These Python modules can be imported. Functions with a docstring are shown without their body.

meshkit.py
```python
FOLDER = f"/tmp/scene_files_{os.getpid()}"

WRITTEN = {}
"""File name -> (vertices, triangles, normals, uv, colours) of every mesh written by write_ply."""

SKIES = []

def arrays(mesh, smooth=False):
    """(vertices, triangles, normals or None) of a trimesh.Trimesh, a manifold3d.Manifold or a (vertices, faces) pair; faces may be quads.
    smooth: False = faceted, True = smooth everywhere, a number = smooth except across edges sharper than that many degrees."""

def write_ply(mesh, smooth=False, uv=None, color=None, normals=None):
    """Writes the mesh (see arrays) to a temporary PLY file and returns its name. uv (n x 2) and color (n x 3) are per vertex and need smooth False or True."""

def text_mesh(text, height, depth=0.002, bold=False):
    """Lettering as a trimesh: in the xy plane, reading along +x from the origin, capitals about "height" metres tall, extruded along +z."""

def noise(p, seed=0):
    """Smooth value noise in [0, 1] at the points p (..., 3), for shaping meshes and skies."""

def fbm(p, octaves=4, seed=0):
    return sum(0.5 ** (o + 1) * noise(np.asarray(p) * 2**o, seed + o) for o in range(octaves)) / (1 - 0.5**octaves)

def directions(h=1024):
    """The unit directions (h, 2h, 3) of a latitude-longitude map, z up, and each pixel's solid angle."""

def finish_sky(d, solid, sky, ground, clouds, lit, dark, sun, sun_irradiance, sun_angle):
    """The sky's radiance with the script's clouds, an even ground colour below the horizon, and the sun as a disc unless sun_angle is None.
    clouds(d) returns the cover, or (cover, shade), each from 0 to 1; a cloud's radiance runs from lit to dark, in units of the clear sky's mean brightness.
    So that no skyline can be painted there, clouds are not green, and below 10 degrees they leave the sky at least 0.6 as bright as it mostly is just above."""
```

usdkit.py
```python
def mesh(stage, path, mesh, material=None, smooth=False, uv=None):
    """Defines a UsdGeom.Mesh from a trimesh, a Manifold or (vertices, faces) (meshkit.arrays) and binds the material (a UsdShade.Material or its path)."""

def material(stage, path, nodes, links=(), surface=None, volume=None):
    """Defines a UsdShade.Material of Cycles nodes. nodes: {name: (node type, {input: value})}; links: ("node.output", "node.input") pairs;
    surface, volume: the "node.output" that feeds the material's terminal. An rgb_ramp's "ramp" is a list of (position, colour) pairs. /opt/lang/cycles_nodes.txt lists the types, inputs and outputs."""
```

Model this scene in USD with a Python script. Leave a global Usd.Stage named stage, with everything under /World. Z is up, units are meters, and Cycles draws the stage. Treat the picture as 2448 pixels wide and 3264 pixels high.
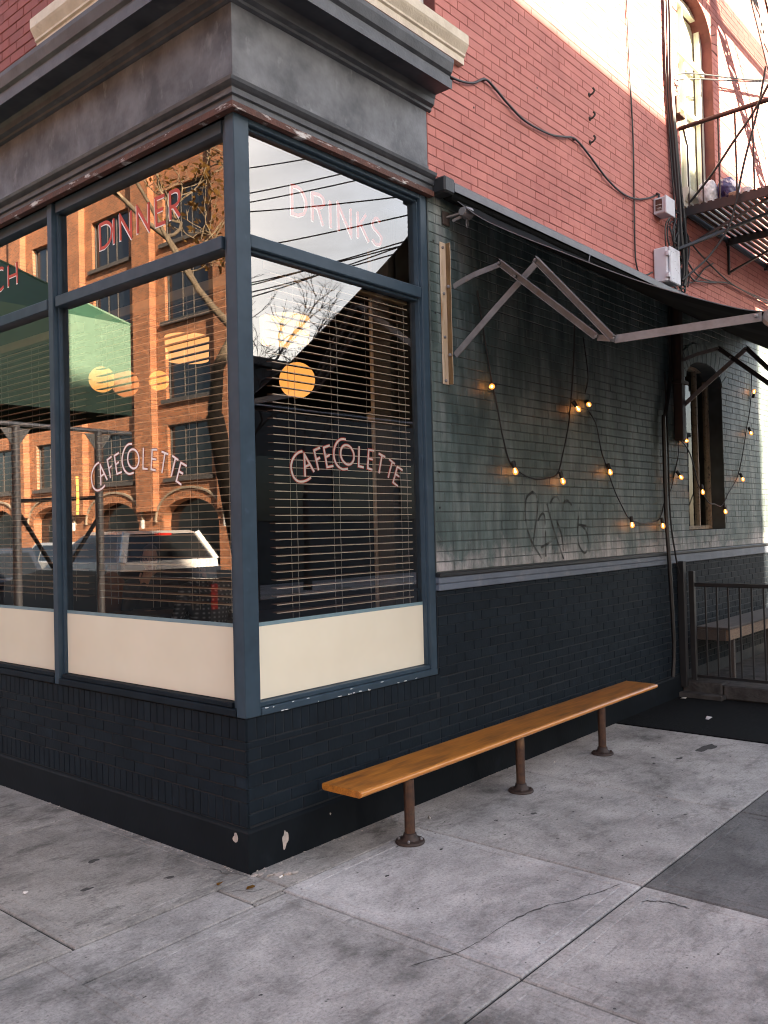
import math, random
import numpy as np, trimesh, shapely
import shapely.geometry as sg
from shapely import affinity
import manifold3d as m3
from pxr import Usd, UsdGeom, UsdLux, UsdShade, Gf, Sdf, Vt
import usdkit, meshkit

# ------------------------------------------------------------------ stage, camera, sky, sun, exposure
stage = Usd.Stage.CreateInMemory()
UsdGeom.SetStageUpAxis(stage, UsdGeom.Tokens.z)
UsdGeom.SetStageMetersPerUnit(stage, 1.0)
UsdGeom.Xform.Define(stage, '/World')
UsdGeom.Scope.Define(stage, '/World/Looks')
rng = random.Random(7)
nrng = np.random.default_rng(7)

CAM = np.array([-3.1342, -3.6922, 1.8480])
FWD = np.array([0.760643, 0.648920, 0.018005])
RIGHT = np.array([0.649167, -0.760266, -0.024034])
UP = np.array([0.001908, -0.029969, 0.999549])
EXPOSURE = 3.35
cam = UsdGeom.Camera.Define(stage, '/World/camera')
cam.AddTransformOp().Set(Gf.Matrix4d(*RIGHT, 0, *UP, 0, *(-FWD), 0, *CAM, 1))
cam.CreateHorizontalApertureAttr(24.0); cam.CreateVerticalApertureAttr(32.0)
cam.CreateFocalLengthAttr(24.0 * 2799.93 / 2448)
cam.CreateClippingRangeAttr(Gf.Vec2f(0.05, 500))
cam.CreateExposureAttr(EXPOSURE)

SUN_EL, SUN_AZ = math.radians(24.7), math.radians(20.0)
SUN = np.array([math.sin(SUN_AZ) * math.cos(SUN_EL), -math.cos(SUN_AZ) * math.cos(SUN_EL), math.sin(SUN_EL)])
SKY_STRENGTH, SUN_INT = 0.05, 1.25
sky = usdkit.material(stage, '/World/Looks/sky_look', {
    'tc': ('texture_coordinate', {}),
    'sky': ('sky_texture', {'sky_type': 'single_scattering', 'sun_disc': False, 'sun_elevation': SUN_EL,
                            'sun_rotation': math.atan2(SUN[0], SUN[1]), 'aerosol_density': 2.0, 'air_density': 1.0, 'ozone_density': 1.0, 'altitude': 20.0}),
    'mp': ('mapping', {'scale': (1.0, 1.0, 2.2)}),
    'ns': ('noise_texture', {'scale': 2.3, 'detail': 7.0, 'roughness': 0.55, 'distortion': 0.3}),
    'rp': ('rgb_ramp', {'ramp': [(0.0, (0.06,) * 3), (0.50, (0.10,) * 3), (0.60, (0.36,) * 3), (0.70, (0.9,) * 3)]}),
    'mx': ('mix_color', {'b': (5.2, 5.15, 5.1), 'use_clamp': False}),
    'bg': ('background_shader', {'strength': SKY_STRENGTH})},
    [('tc.generated', 'mp.vector'), ('mp.vector', 'ns.vector'), ('ns.fac', 'rp.fac'), ('rp.color', 'mx.fac'),
     ('sky.color', 'mx.a'), ('mx.result', 'bg.color')], surface='bg.background')
dome = UsdLux.DomeLight.Define(stage, '/World/sky')
UsdShade.MaterialBindingAPI.Apply(dome.GetPrim()).Bind(sky)
dome.GetPrim().SetCustomDataByKey('kind', 'structure')
sun = UsdLux.DistantLight.Define(stage, '/World/sun')
sun.CreateNormalizeAttr(True); sun.CreateIntensityAttr(SUN_INT); sun.CreateAngleAttr(0.5)
sun.CreateColorAttr(Gf.Vec3f(1.0, 0.83, 0.63))
_sx = np.cross([0, 0, 1], SUN); _sx /= np.linalg.norm(_sx); _sy = np.cross(SUN, _sx)
sun.AddTransformOp().Set(Gf.Matrix4d(*_sx, 0, *_sy, 0, *SUN, 0, 0, 0, 30, 1))

# ------------------------------------------------------------------ naming and objects
_used = set()
def numbered(path):
    p, k = path, 0
    while p in _used:
        k += 1; p = f'{path}_{k:03d}'
    _used.add(p); return p

def props(prim, label=None, cat=None, group=None, kind=None):
    for k, v in (('label', label), ('category', cat), ('group', group), ('kind', kind)):
        if v: prim.SetCustomDataByKey(k, v)

class Thing:
    def __init__(s, name, label, cat, at=(0, 0, 0), group=None, kind=None):
        s.at = np.array(at, float); s.path = numbered('/World/' + name)
        x = UsdGeom.Xform.Define(stage, s.path); x.AddTranslateOp().Set(Gf.Vec3d(*map(float, at)))
        s.prim = x.GetPrim(); props(s.prim, label, cat, group, kind)
    def part(s, name, mesh, mat, parent=None, smooth=False, kind=None, label=None):
        v, f = VF(mesh)
        path = numbered((parent or s.path) + '/' + name)
        m = usdkit.mesh(stage, path, (v - s.at, f), MATS[mat], smooth=smooth)
        props(m.GetPrim(), label, kind=kind)
        return path

def struct(name, mesh, mat, label=None, smooth=False, kind='structure'):
    path = numbered('/World/' + name)
    m = usdkit.mesh(stage, path, VF(mesh), MATS[mat], smooth=smooth)
    props(m.GetPrim(), label, kind=kind); return path

def single(name, mesh, mat, label, cat, group=None, smooth=False, kind=None):
    path = numbered('/World/' + name)
    m = usdkit.mesh(stage, path, VF(mesh), MATS[mat], smooth=smooth)
    props(m.GetPrim(), label, cat, group, kind); return path

def VF(mesh):
    if hasattr(mesh, 'vertices'): return np.array(mesh.vertices, float), np.array(mesh.faces, int)
    if hasattr(mesh, 'to_mesh'):
        q = mesh.to_mesh(); return np.array(q.vert_properties[:, :3], float), np.array(q.tri_verts, int)
    v, f = np.asarray(mesh[0], float), np.asarray(mesh[1], int)
    if f.shape[1] == 4: f = np.vstack([f[:, [0, 1, 2]], f[:, [0, 2, 3]]])
    return v, f

def join(*ms):
    V, F, n = [], [], 0
    for m in ms:
        v, f = VF(m); V.append(v); F.append(f + n); n += len(v)
    return np.vstack(V), np.vstack(F)

def box(x0, x1, y0, y1, z0, z1):
    x0, x1 = sorted((x0, x1)); y0, y1 = sorted((y0, y1)); z0, z1 = sorted((z0, z1))
    v = [(x, y, z) for z in (z0, z1) for y in (y0, y1) for x in (x0, x1)]
    f = [(0, 2, 3, 1), (4, 5, 7, 6), (0, 1, 5, 4), (2, 6, 7, 3), (0, 4, 6, 2), (1, 3, 7, 5)]
    return VF((v, f))

def bbox(x0, x1, y0, y1, z0, z1, b=0.004):
    x0, x1 = sorted((x0, x1)); y0, y1 = sorted((y0, y1)); z0, z1 = sorted((z0, z1))
    P = []
    for x, sx in ((x0, 1), (x1, -1)):
        for y, sy in ((y0, 1), (y1, -1)):
            for z, sz in ((z0, 1), (z1, -1)):
                P += [(x + sx * b, y + sy * b, z), (x + sx * b, y, z + sz * b), (x, y + sy * b, z + sz * b)]
    h = trimesh.convex.convex_hull(np.array(P)); return VF(h)

def smoothline(pts, n=8):
    P = np.array(pts, float)
    if len(P) < 3: return P
    P = np.vstack([2 * P[0] - P[1], P, 2 * P[-1] - P[-2]]); out = []
    for i in range(1, len(P) - 2):
        a, b, c, d = P[i - 1:i + 3]
        for t in np.linspace(0, 1, n, endpoint=False):
            out.append(0.5 * ((2 * b) + (-a + c) * t + (2 * a - 5 * b + 4 * c - d) * t * t + (-a + 3 * b - 3 * c + d) * t ** 3))
    out.append(P[-2]); return np.array(out)

def tube(pts, r, sides=8, smooth=0, caps=True):
    P = smoothline(pts, smooth) if smooth else np.array(pts, float)
    n = len(P); R = np.full(n, r, float) if np.ndim(r) == 0 else np.interp(np.linspace(0, 1, n), np.linspace(0, 1, len(r)), r)
    T = np.gradient(P, axis=0); T /= np.maximum(np.linalg.norm(T, axis=1, keepdims=True), 1e-9)
    u = np.cross(T[0], [0.3, 0.5, 0.81]); u /= np.linalg.norm(u); V = []
    ang = np.linspace(0, 2 * np.pi, sides, endpoint=False)
    for i in range(n):
        u = u - T[i] * (u @ T[i]); u /= max(np.linalg.norm(u), 1e-9); w = np.cross(T[i], u)
        V.append(P[i] + R[i] * (np.outer(np.cos(ang), u) + np.outer(np.sin(ang), w)))
    V = np.vstack(V); F = []
    for i in range(n - 1):
        for k in range(sides):
            a, b = i * sides + k, i * sides + (k + 1) % sides
            F += [(a, b, b + sides), (a, b + sides, a + sides)]
    if caps:
        c0, c1 = len(V), len(V) + 1; V = np.vstack([V, P[0], P[-1]]); e = (n - 1) * sides
        for k in range(sides):
            F += [(c0, (k + 1) % sides, k), (c1, e + k, e + (k + 1) % sides)]
    return V, np.array(F)

def bar(a, b, w, h, side=(1, 0, 0)):
    a, b = np.array(a, float), np.array(b, float); t = b - a; t /= np.linalg.norm(t)
    s = np.array(side, float); s -= t * (s @ t); s /= np.linalg.norm(s); u = np.cross(t, s)
    V = [p + s * w / 2 * i + u * h / 2 * j for p in (a, b) for i, j in ((-1, -1), (1, -1), (1, 1), (-1, 1))]
    F = [(3, 2, 1, 0), (4, 5, 6, 7), (0, 1, 5, 4), (1, 2, 6, 5), (2, 3, 7, 6), (3, 0, 4, 7)]
    return VF((V, F))

def lathe(profile, at, axis='z', n=24):
    v, f = VF(trimesh.creation.revolve(np.array(profile, float), sections=n))
    if axis == 'y': v = v[:, [0, 2, 1]] * [1, -1, 1]
    if axis == 'x': v = v[:, [2, 1, 0]] * [1, 1, -1]
    return v + np.array(at, float), f

def rect(u0, u1, z0, z1): return sg.box(min(u0, u1), min(z0, z1), max(u0, u1), max(z0, z1))

def ball(c, r, sub=2, sc=(1, 1, 1)):
    s = trimesh.creation.icosphere(subdivisions=sub, radius=1.0)
    return np.array(s.vertices) * np.array(sc) * r + np.array(c), np.array(s.faces)

def extr(poly, h):
    gs = [g for g in getattr(poly, 'geoms', [poly]) if g.area > 1e-7]
    return join(*[VF(trimesh.creation.extrude_polygon(g, h, engine='earcut')) for g in gs])

def wallmap(m, face, off=0.0):
    """(u, z, depth) of a flat mesh to the right face (y = -depth) or the left face (x = -depth)."""
    v, f = VF(m)
    if face == 'R': return np.c_[v[:, 0], -(v[:, 2] + off), v[:, 1]], f
    return np.c_[-(v[:, 2] + off), v[:, 0], v[:, 1]], f[:, ::-1]

def project(P):
    d = np.atleast_2d(P) - CAM; w = d @ FWD
    return np.c_[0.5 + 2799.93 / 2448 * (d @ RIGHT) / w, 0.5 - 2799.93 / 3264 * (d @ UP) / w], w

# ------------------------------------------------------------------ materials
MATS = {}
def mat(name, nodes, links, **kw):
    MATS[name] = usdkit.material(stage, '/World/Looks/' + name, nodes, links, **kw)

def surf(name, c1, c2=None, scale=6.0, rough=0.6, stretch=(1, 1, 1), detail=6.0, lo=0.35, hi=0.68, c3=None, scale3=2.0, lo3=0.55, hi3=0.7,
         bump=0.0, bscale=60.0, metallic=0.0, vary=0.0, spec=0.5, coat=0.0, rvar=0.0, stretch3=(1, 1, 1), bdist=0.01):
    """Paint, stone or metal: two tones in noise, a third in large patches, fine relief and optional tone per piece."""
    c2 = c2 or tuple(0.75 * x for x in c1)
    N = {'g': ('geometry', {}), 'm': ('mapping', {'scale': stretch}), 'n': ('noise_texture', {'scale': scale, 'detail': detail, 'roughness': 0.6}),
         'r': ('rgb_ramp', {'ramp': [(lo, c1), (hi, c2)]}),
         'p': ('principled_bsdf', {'roughness': rough, 'metallic': metallic, 'specular_ior_level': spec, 'coat_weight': coat, 'coat_roughness': 0.15})}
    L = [('g.position', 'm.vector'), ('m.vector', 'n.vector'), ('n.fac', 'r.fac')]
    col = 'r.color'
    if c3:
        N.update({'m3': ('mapping', {'scale': stretch3, 'location': (3.1, 1.7, 0.4)}), 'n3': ('noise_texture', {'scale': scale3, 'detail': 7.0, 'roughness': 0.62}),
                  'r3': ('rgb_ramp', {'ramp': [(lo3, (0, 0, 0)), (hi3, (1, 1, 1))]}), 'x3': ('mix_color', {'b': c3})})
        L += [('g.position', 'm3.vector'), ('m3.vector', 'n3.vector'), ('n3.fac', 'r3.fac'), ('r3.color', 'x3.fac'), (col, 'x3.a')]; col = 'x3.result'
    if vary:
        N.update({'oi': ('object_info', {}), 'ad': ('math', {'math_type': 'add'}), 'fr': ('math', {'math_type': 'fraction'}),
                  'mr': ('map_range', {'to_min': 1 - vary, 'to_max': 1 + vary}), 'hs': ('hsv', {})})
        L += [('oi.random', 'ad.value1'), ('g.random_per_island', 'ad.value2'), ('ad.value', 'fr.value1'), ('fr.value', 'mr.value'), ('mr.result', 'hs.value'), (col, 'hs.color')]; col = 'hs.color'
    if bump:
        N.update({'bn': ('noise_texture', {'scale': bscale, 'detail': 5.0, 'roughness': 0.65}), 'b': ('bump', {'strength': bump, 'distance': bdist})})
        L += [('g.position', 'bn.vector'), ('bn.fac', 'b.height'), ('b.normal', 'p.normal')]
    if rvar:
        N['rr'] = ('map_range', {'to_min': max(0.02, rough - rvar), 'to_max': rough + rvar}); L += [('n.fac', 'rr.value'), ('rr.result', 'p.roughness')]
    L.append((col, 'p.base_color'))
    mat(name, N, L, surface='p.BSDF')

def emit(name, color, strength):
    mat(name, {'e': ('emission', {'color': color, 'strength': strength})}, [], surface='e.emission')

RED = (0.47, 0.172, 0.142)
surf('red_paint', RED, (0.41, 0.138, 0.115), 5, 0.75, c3=(0.33, 0.10, 0.086), scale3=1.3, lo3=0.5, hi3=0.75, bump=0.35, bscale=70, vary=0.07, bdist=0.006)
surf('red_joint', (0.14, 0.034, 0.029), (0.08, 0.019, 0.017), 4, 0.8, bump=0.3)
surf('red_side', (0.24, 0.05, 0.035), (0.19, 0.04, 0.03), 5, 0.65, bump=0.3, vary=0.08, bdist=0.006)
surf('navy_paint', (0.0095, 0.0152, 0.0215), (0.0070, 0.0112, 0.0160), 4, 0.6, c3=(0.015, 0.025, 0.037), scale3=6, lo3=0.6, hi3=0.8, bump=0.5, bscale=45, vary=0.12, bdist=0.006, rvar=0.1, spec=0.09)
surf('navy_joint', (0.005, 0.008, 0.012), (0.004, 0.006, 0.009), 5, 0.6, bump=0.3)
surf('plinth_paint', (0.0072, 0.0100, 0.0132), (0.0052, 0.0074, 0.0098), 4, 0.6, c3=(0.012, 0.016, 0.022), scale3=5, lo3=0.6, hi3=0.8, bump=0.3, bscale=40, bdist=0.006, spec=0.1)
surf('frame_paint', (0.034, 0.057, 0.080), (0.025, 0.044, 0.063), 7, 0.45, spec=0.25, c3=(0.05, 0.078, 0.11), scale3=10, lo3=0.62, hi3=0.8, bump=0.12, bscale=90, bdist=0.003, rvar=0.08)
surf('inner_frame', (0.12, 0.20, 0.28), (0.09, 0.16, 0.23), 9, 0.45, bump=0.1)
surf('frieze_metal', (0.105, 0.109, 0.120), (0.034, 0.037, 0.043), 3.6, 0.5, detail=12, lo=0.36, hi=0.62, c3=(0.15, 0.155, 0.165), scale3=12, lo3=0.58, hi3=0.78, stretch3=(1, 1, 0.5), bump=0.25, bscale=40, bdist=0.006, rvar=0.12)
surf('cornice_metal', (0.062, 0.067, 0.077), (0.030, 0.033, 0.040), 6, 0.5, c3=(0.12, 0.125, 0.13), scale3=9, lo3=0.6, hi3=0.8, stretch3=(0.5, 0.5, 3), bump=0.25, bscale=50, bdist=0.006)
surf('rust_band', (0.10, 0.035, 0.022), (0.055, 0.024, 0.018), 14, 0.75, c3=(0.52, 0.5, 0.48), scale3=13, lo3=0.57, hi3=0.66, stretch3=(0.5, 0.5, 2.2), bump=0.5, bscale=60)
surf('stone_sill', (0.62, 0.55, 0.44), (0.50, 0.43, 0.33), 8, 0.7, c3=(0.30, 0.25, 0.19), scale3=6, lo3=0.6, hi3=0.8, bump=0.3)
surf('belt_paint', (0.12, 0.145, 0.185), (0.09, 0.11, 0.145), 6, 0.55, c3=(0.17, 0.18, 0.20), scale3=7, bump=0.35, bscale=50, bdist=0.006)
surf('black_trim', (0.014, 0.016, 0.019), (0.010, 0.012, 0.014), 8, 0.5, bump=0.2)
surf('cream_panel', (0.74, 0.69, 0.555), (0.71, 0.655, 0.52), 2.5, 0.08, spec=0.4)
surf('cream_edge', (0.16, 0.25, 0.28), (0.13, 0.21, 0.24), 8, 0.5)
surf('white_letter', (0.85, 0.78, 0.76), (0.82, 0.74, 0.72), 4, 0.5)
surf('red_letter', (0.50, 0.045, 0.02), (0.45, 0.04, 0.02), 4, 0.5)
surf('maroon_line', (0.20, 0.03, 0.015), (0.17, 0.025, 0.012), 4, 0.5)
def concrete(name, tone, dirt, streak, sx=1.0):
    """Worn pavement: cloudy tone, fine grain, dark blotches, scuff streaks and pitted relief."""
    t = lambda k: tuple(k * x for x in tone)
    mat(name, {'g': ('geometry', {}), 'n': ('noise_texture', {'scale': 1.15, 'detail': 15.0, 'roughness': 0.74, 'distortion': 0.2}), 'r': ('rgb_ramp', {'ramp': [(0.33, t(0.30)), (0.45, t(0.80)), (0.55, t(1.10)), (0.68, t(1.42))]}),
        'gn': ('noise_texture', {'scale': 62.0, 'detail': 9.0, 'roughness': 0.82}), 'gr': ('rgb_ramp', {'ramp': [(0.34, (0.42,) * 3), (0.47, (0.92,) * 3), (0.56, (1.05,) * 3), (0.70, (1.35,) * 3)]}), 'gx': ('mix_color', {'blend_type': 'multiply', 'fac': 1.0, 'use_clamp': False}),
        'bm': ('mapping', {'location': (3.3, 1.1, 0), 'rotation': (0, 0, 0.5), 'scale': (0.7, 1.5, 1)}), 'bn': ('noise_texture', {'scale': 3.6, 'detail': 14.0, 'roughness': 0.80}), 'br': ('rgb_ramp', {'ramp': [(0.52, (0, 0, 0)), (0.62, (dirt,) * 3)]}), 'bx': ('mix_color', {'b': t(0.36)}),
        'sm': ('mapping', {'rotation': (0, 0, 0.62), 'scale': (1.3, 7.0 * sx, 1)}), 'sn': ('noise_texture', {'scale': 2.6, 'detail': 12.0, 'roughness': 0.78}), 'sr': ('rgb_ramp', {'ramp': [(0.57, (0, 0, 0)), (0.64, (streak,) * 3)]}), 'sx': ('mix_color', {'b': t(0.40)}),
        'vn': ('voronoi_texture', {'scale': 19.0, 'randomness': 1.0}), 'vr': ('rgb_ramp', {'ramp': [(0.06, (0.85,) * 3), (0.14, (0, 0, 0))]}), 'wn': ('noise_texture', {'scale': 2.3, 'detail': 4.0}), 'wr': ('rgb_ramp', {'ramp': [(0.49, (0, 0, 0)), (0.58, (1,) * 3)]}), 'vm': ('math', {'math_type': 'multiply'}), 'vx': ('mix_color', {'b': t(0.22)}),
        'oi': ('object_info', {}), 'om': ('map_range', {'to_min': 0.92, 'to_max': 1.06}), 'hs': ('hsv', {}),
        'hn': ('noise_texture', {'scale': 75.0, 'detail': 7.0, 'roughness': 0.8}), 'b': ('bump', {'strength': 0.9, 'distance': 0.006}), 'p': ('principled_bsdf', {'roughness': 0.85, 'specular_ior_level': 0.25})},
        [('g.position', 'n.vector'), ('n.fac', 'r.fac'), ('g.position', 'gn.vector'), ('gn.fac', 'gr.fac'), ('r.color', 'gx.a'), ('gr.color', 'gx.b'),
         ('g.position', 'bm.vector'), ('bm.vector', 'bn.vector'), ('bn.fac', 'br.fac'), ('br.color', 'bx.fac'), ('gx.result', 'bx.a'),
         ('g.position', 'sm.vector'), ('sm.vector', 'sn.vector'), ('sn.fac', 'sr.fac'), ('sr.color', 'sx.fac'), ('bx.result', 'sx.a'),
         ('g.position', 'vn.vector'), ('vn.distance', 'vr.fac'), ('g.position', 'wn.vector'), ('wn.fac', 'wr.fac'), ('vr.color', 'vm.value1'), ('wr.color', 'vm.value2'), ('vm.value', 'vx.fac'), ('sx.result', 'vx.a'),
         ('oi.random', 'om.value'), ('om.result', 'hs.value'), ('vx.result', 'hs.color'), ('hs.color', 'p.base_color'), ('g.position', 'hn.vector'), ('hn.fac', 'b.height'), ('b.normal', 'p.normal')], surface='p.BSDF')
concrete('concrete', (0.365, 0.345, 0.330), 0.62, 0.60)
concrete('concrete_pale', (0.405, 0.386, 0.376), 0.5, 0.55)
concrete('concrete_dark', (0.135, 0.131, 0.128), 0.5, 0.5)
concrete('concrete_warm', (0.295, 0.276, 0.256), 0.85, 0.6, 0.5)
surf('joint_dirt', (0.022, 0.021, 0.020), (0.012, 0.0115, 0.011), 12, 0.95, bump=0.5)
surf('asphalt', (0.040, 0.040, 0.042), (0.028, 0.028, 0.030), 5, 0.85, c3=(0.07, 0.07, 0.07), scale3=0.8, bump=0.5, bscale=120, bdist=0.01)
surf('mat_black', (0.012, 0.013, 0.014), (0.008, 0.009, 0.010), 30, 0.9, spec=0.1, bump=0.9, bscale=160)
surf('bench_wood', (0.50, 0.19, 0.028), (0.27, 0.085, 0.012), 4, 0.36, stretch=(1.1, 34, 34), detail=9, c3=(0.13, 0.05, 0.014), scale3=3.4, lo3=0.46, hi3=0.74, stretch3=(1, 5, 5), coat=0.35, bump=0.12, bscale=90, bdist=0.003)
surf('bench_edge', (0.58, 0.24, 0.05), (0.44, 0.16, 0.03), 6, 0.3, stretch=(1, 12, 12), coat=0.4)
surf('rust_steel', (0.095, 0.045, 0.025), (0.045, 0.026, 0.02), 22, 0.6, c3=(0.20, 0.115, 0.055), scale3=9, lo3=0.5, hi3=0.75, stretch3=(1, 1, 0.6), bump=0.35, bscale=90, bdist=0.004, metallic=0.3)
surf('rust_dark', (0.040, 0.022, 0.016), (0.024, 0.016, 0.014), 25, 0.65, bump=0.4, bscale=80, bdist=0.004)
surf('galv', (0.23, 0.225, 0.23), (0.16, 0.155, 0.16), 14, 0.42, c3=(0.20, 0.12, 0.065), scale3=8, lo3=0.6, hi3=0.75, metallic=0.35, bump=0.12)
surf('bracket_zinc', (0.62, 0.50, 0.38), (0.50, 0.38, 0.26), 8, 0.45, stretch=(1, 1, 0.25), c3=(0.27, 0.14, 0.05), scale3=14, lo3=0.56, hi3=0.72, stretch3=(1, 1, 0.2), metallic=0.2)
surf('bracket_rust', (0.17, 0.10, 0.038), (0.085, 0.048, 0.02), 18, 0.6, stretch=(1, 1, 0.4), bump=0.2)
surf('awning_cloth', (0.012, 0.013, 0.014), (0.009, 0.010, 0.011), 7, 0.95, spec=0.05, bump=0.25, bscale=200, bdist=0.002)
surf('hood_metal', (0.11, 0.11, 0.122), (0.08, 0.08, 0.09), 9, 0.45, c3=(0.08, 0.08, 0.085), scale3=7)
surf('black_rubber', (0.012, 0.012, 0.013), (0.009, 0.009, 0.010), 10, 0.5)
surf('iron_black', (0.016, 0.016, 0.017), (0.011, 0.011, 0.012), 18, 0.5, bump=0.25, bscale=70, bdist=0.003)
surf('iron_rust', (0.050, 0.024, 0.017), (0.028, 0.016, 0.013), 22, 0.6, bump=0.4, bscale=70, bdist=0.005)
surf('box_grey', (0.56, 0.57, 0.62), (0.50, 0.51, 0.56), 5, 0.5, c3=(0.40, 0.40, 0.44), scale3=4)
surf('cream_paint', (0.70, 0.66, 0.55), (0.62, 0.58, 0.47), 6, 0.5, stretch=(3, 3, 0.6), c3=(0.36, 0.30, 0.2), scale3=10, lo3=0.66, hi3=0.8)
surf('white_paint', (0.74, 0.73, 0.70), (0.66, 0.65, 0.62), 5, 0.5)
surf('worn_cream', (0.33, 0.28, 0.20), (0.22, 0.18, 0.13), 24, 0.6, c3=(0.06, 0.05, 0.045), scale3=26, lo3=0.56, hi3=0.66)
surf('blind_wood', (0.20, 0.10, 0.06), (0.15, 0.075, 0.045), 5, 0.4, stretch=(2, 30, 30))
surf('blind_edge', (0.84, 0.70, 0.58), (0.76, 0.62, 0.50), 5, 0.4)
surf('valance_wood', (0.52, 0.43, 0.30), (0.46, 0.37, 0.25), 6, 0.45)
surf('cord_white', (0.55, 0.50, 0.45), (0.5, 0.45, 0.4), 5, 0.7)
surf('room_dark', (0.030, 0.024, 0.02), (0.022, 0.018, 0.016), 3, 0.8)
surf('room_floor', (0.045, 0.030, 0.02), (0.03, 0.02, 0.014), 4, 0.5, stretch=(1, 8, 1))
surf('curtain', (0.13, 0.115, 0.09), (0.10, 0.085, 0.066), 4, 0.8, stretch=(30, 30, 1))
surf('old_wood', (0.30, 0.21, 0.14), (0.17, 0.115, 0.08), 8, 0.7, stretch=(1.5, 14, 14), c3=(0.38, 0.28, 0.2), scale3=6, bump=0.3)
surf('old_wood_top', (0.10, 0.085, 0.075), (0.06, 0.052, 0.048), 8, 0.75, stretch=(1.5, 14, 14), bump=0.3)
surf('kerb_stone', (0.085, 0.08, 0.077), (0.040, 0.037, 0.036), 6, 0.9, spec=0.2, c3=(0.03, 0.03, 0.03), scale3=5, lo3=0.55, hi3=0.7, bump=0.8, bscale=30, bdist=0.02)
surf('butt', (0.75, 0.72, 0.68), (0.7, 0.66, 0.6), 20, 0.7)
surf('chip_plaster', (0.46, 0.40, 0.36), (0.33, 0.29, 0.26), 40, 0.85, bump=0.5)
surf('chip_white', (0.62, 0.64, 0.66), (0.5, 0.52, 0.55), 30, 0.7)
surf('crack_dirt', (0.085, 0.08, 0.076), (0.045, 0.042, 0.04), 30, 0.95)
surf('stain_dark', (0.055, 0.052, 0.05), (0.04, 0.038, 0.037), 30, 0.9)
surf('canopy_green', (0.025, 0.085, 0.045), (0.02, 0.07, 0.038), 4, 0.7)
surf('canopy_face', (0.12, 0.20, 0.135), (0.10, 0.175, 0.115), 4, 0.7)
surf('pole_steel', (0.50, 0.48, 0.44), (0.42, 0.40, 0.37), 8, 0.4, metallic=0.4)
surf('white_lime', (0.62, 0.58, 0.50), (0.5, 0.46, 0.38), 7, 0.6)
surf('lime_dim', (0.26, 0.20, 0.14), (0.20, 0.155, 0.11), 7, 0.7)
surf('bark', (0.13, 0.095, 0.06), (0.07, 0.052, 0.035), 14, 0.9, stretch=(3, 3, 0.8), bump=0.6, bscale=40)
surf('twig', (0.22, 0.16, 0.095), (0.14, 0.10, 0.06), 14, 0.85)
surf('twig_dark', (0.035, 0.028, 0.024), (0.025, 0.02, 0.018), 14, 0.9)
surf('truck_paint', (0.62, 0.60, 0.57), (0.58, 0.56, 0.53), 4, 0.25, coat=0.6)
surf('dark_paint', (0.02, 0.026, 0.036), (0.016, 0.02, 0.03), 4, 0.25, coat=0.6)
surf('silver_paint', (0.36, 0.36, 0.36), (0.33, 0.33, 0.33), 4, 0.3, coat=0.5, metallic=0.3)
surf('car_glass', (0.012, 0.014, 0.016), (0.01, 0.012, 0.014), 4, 0.06)
surf('tyre', (0.014, 0.014, 0.014), (0.01, 0.01, 0.01), 8, 0.8)
surf('tail_red', (0.45, 0.02, 0.012), (0.4, 0.015, 0.01), 4, 0.25)
surf('skin', (0.42, 0.23, 0.15), (0.38, 0.2, 0.13), 12, 0.5)
surf('hair_dark', (0.02, 0.013, 0.01), (0.03, 0.02, 0.014), 40, 0.5, stretch=(1, 1, 0.2))
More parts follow.
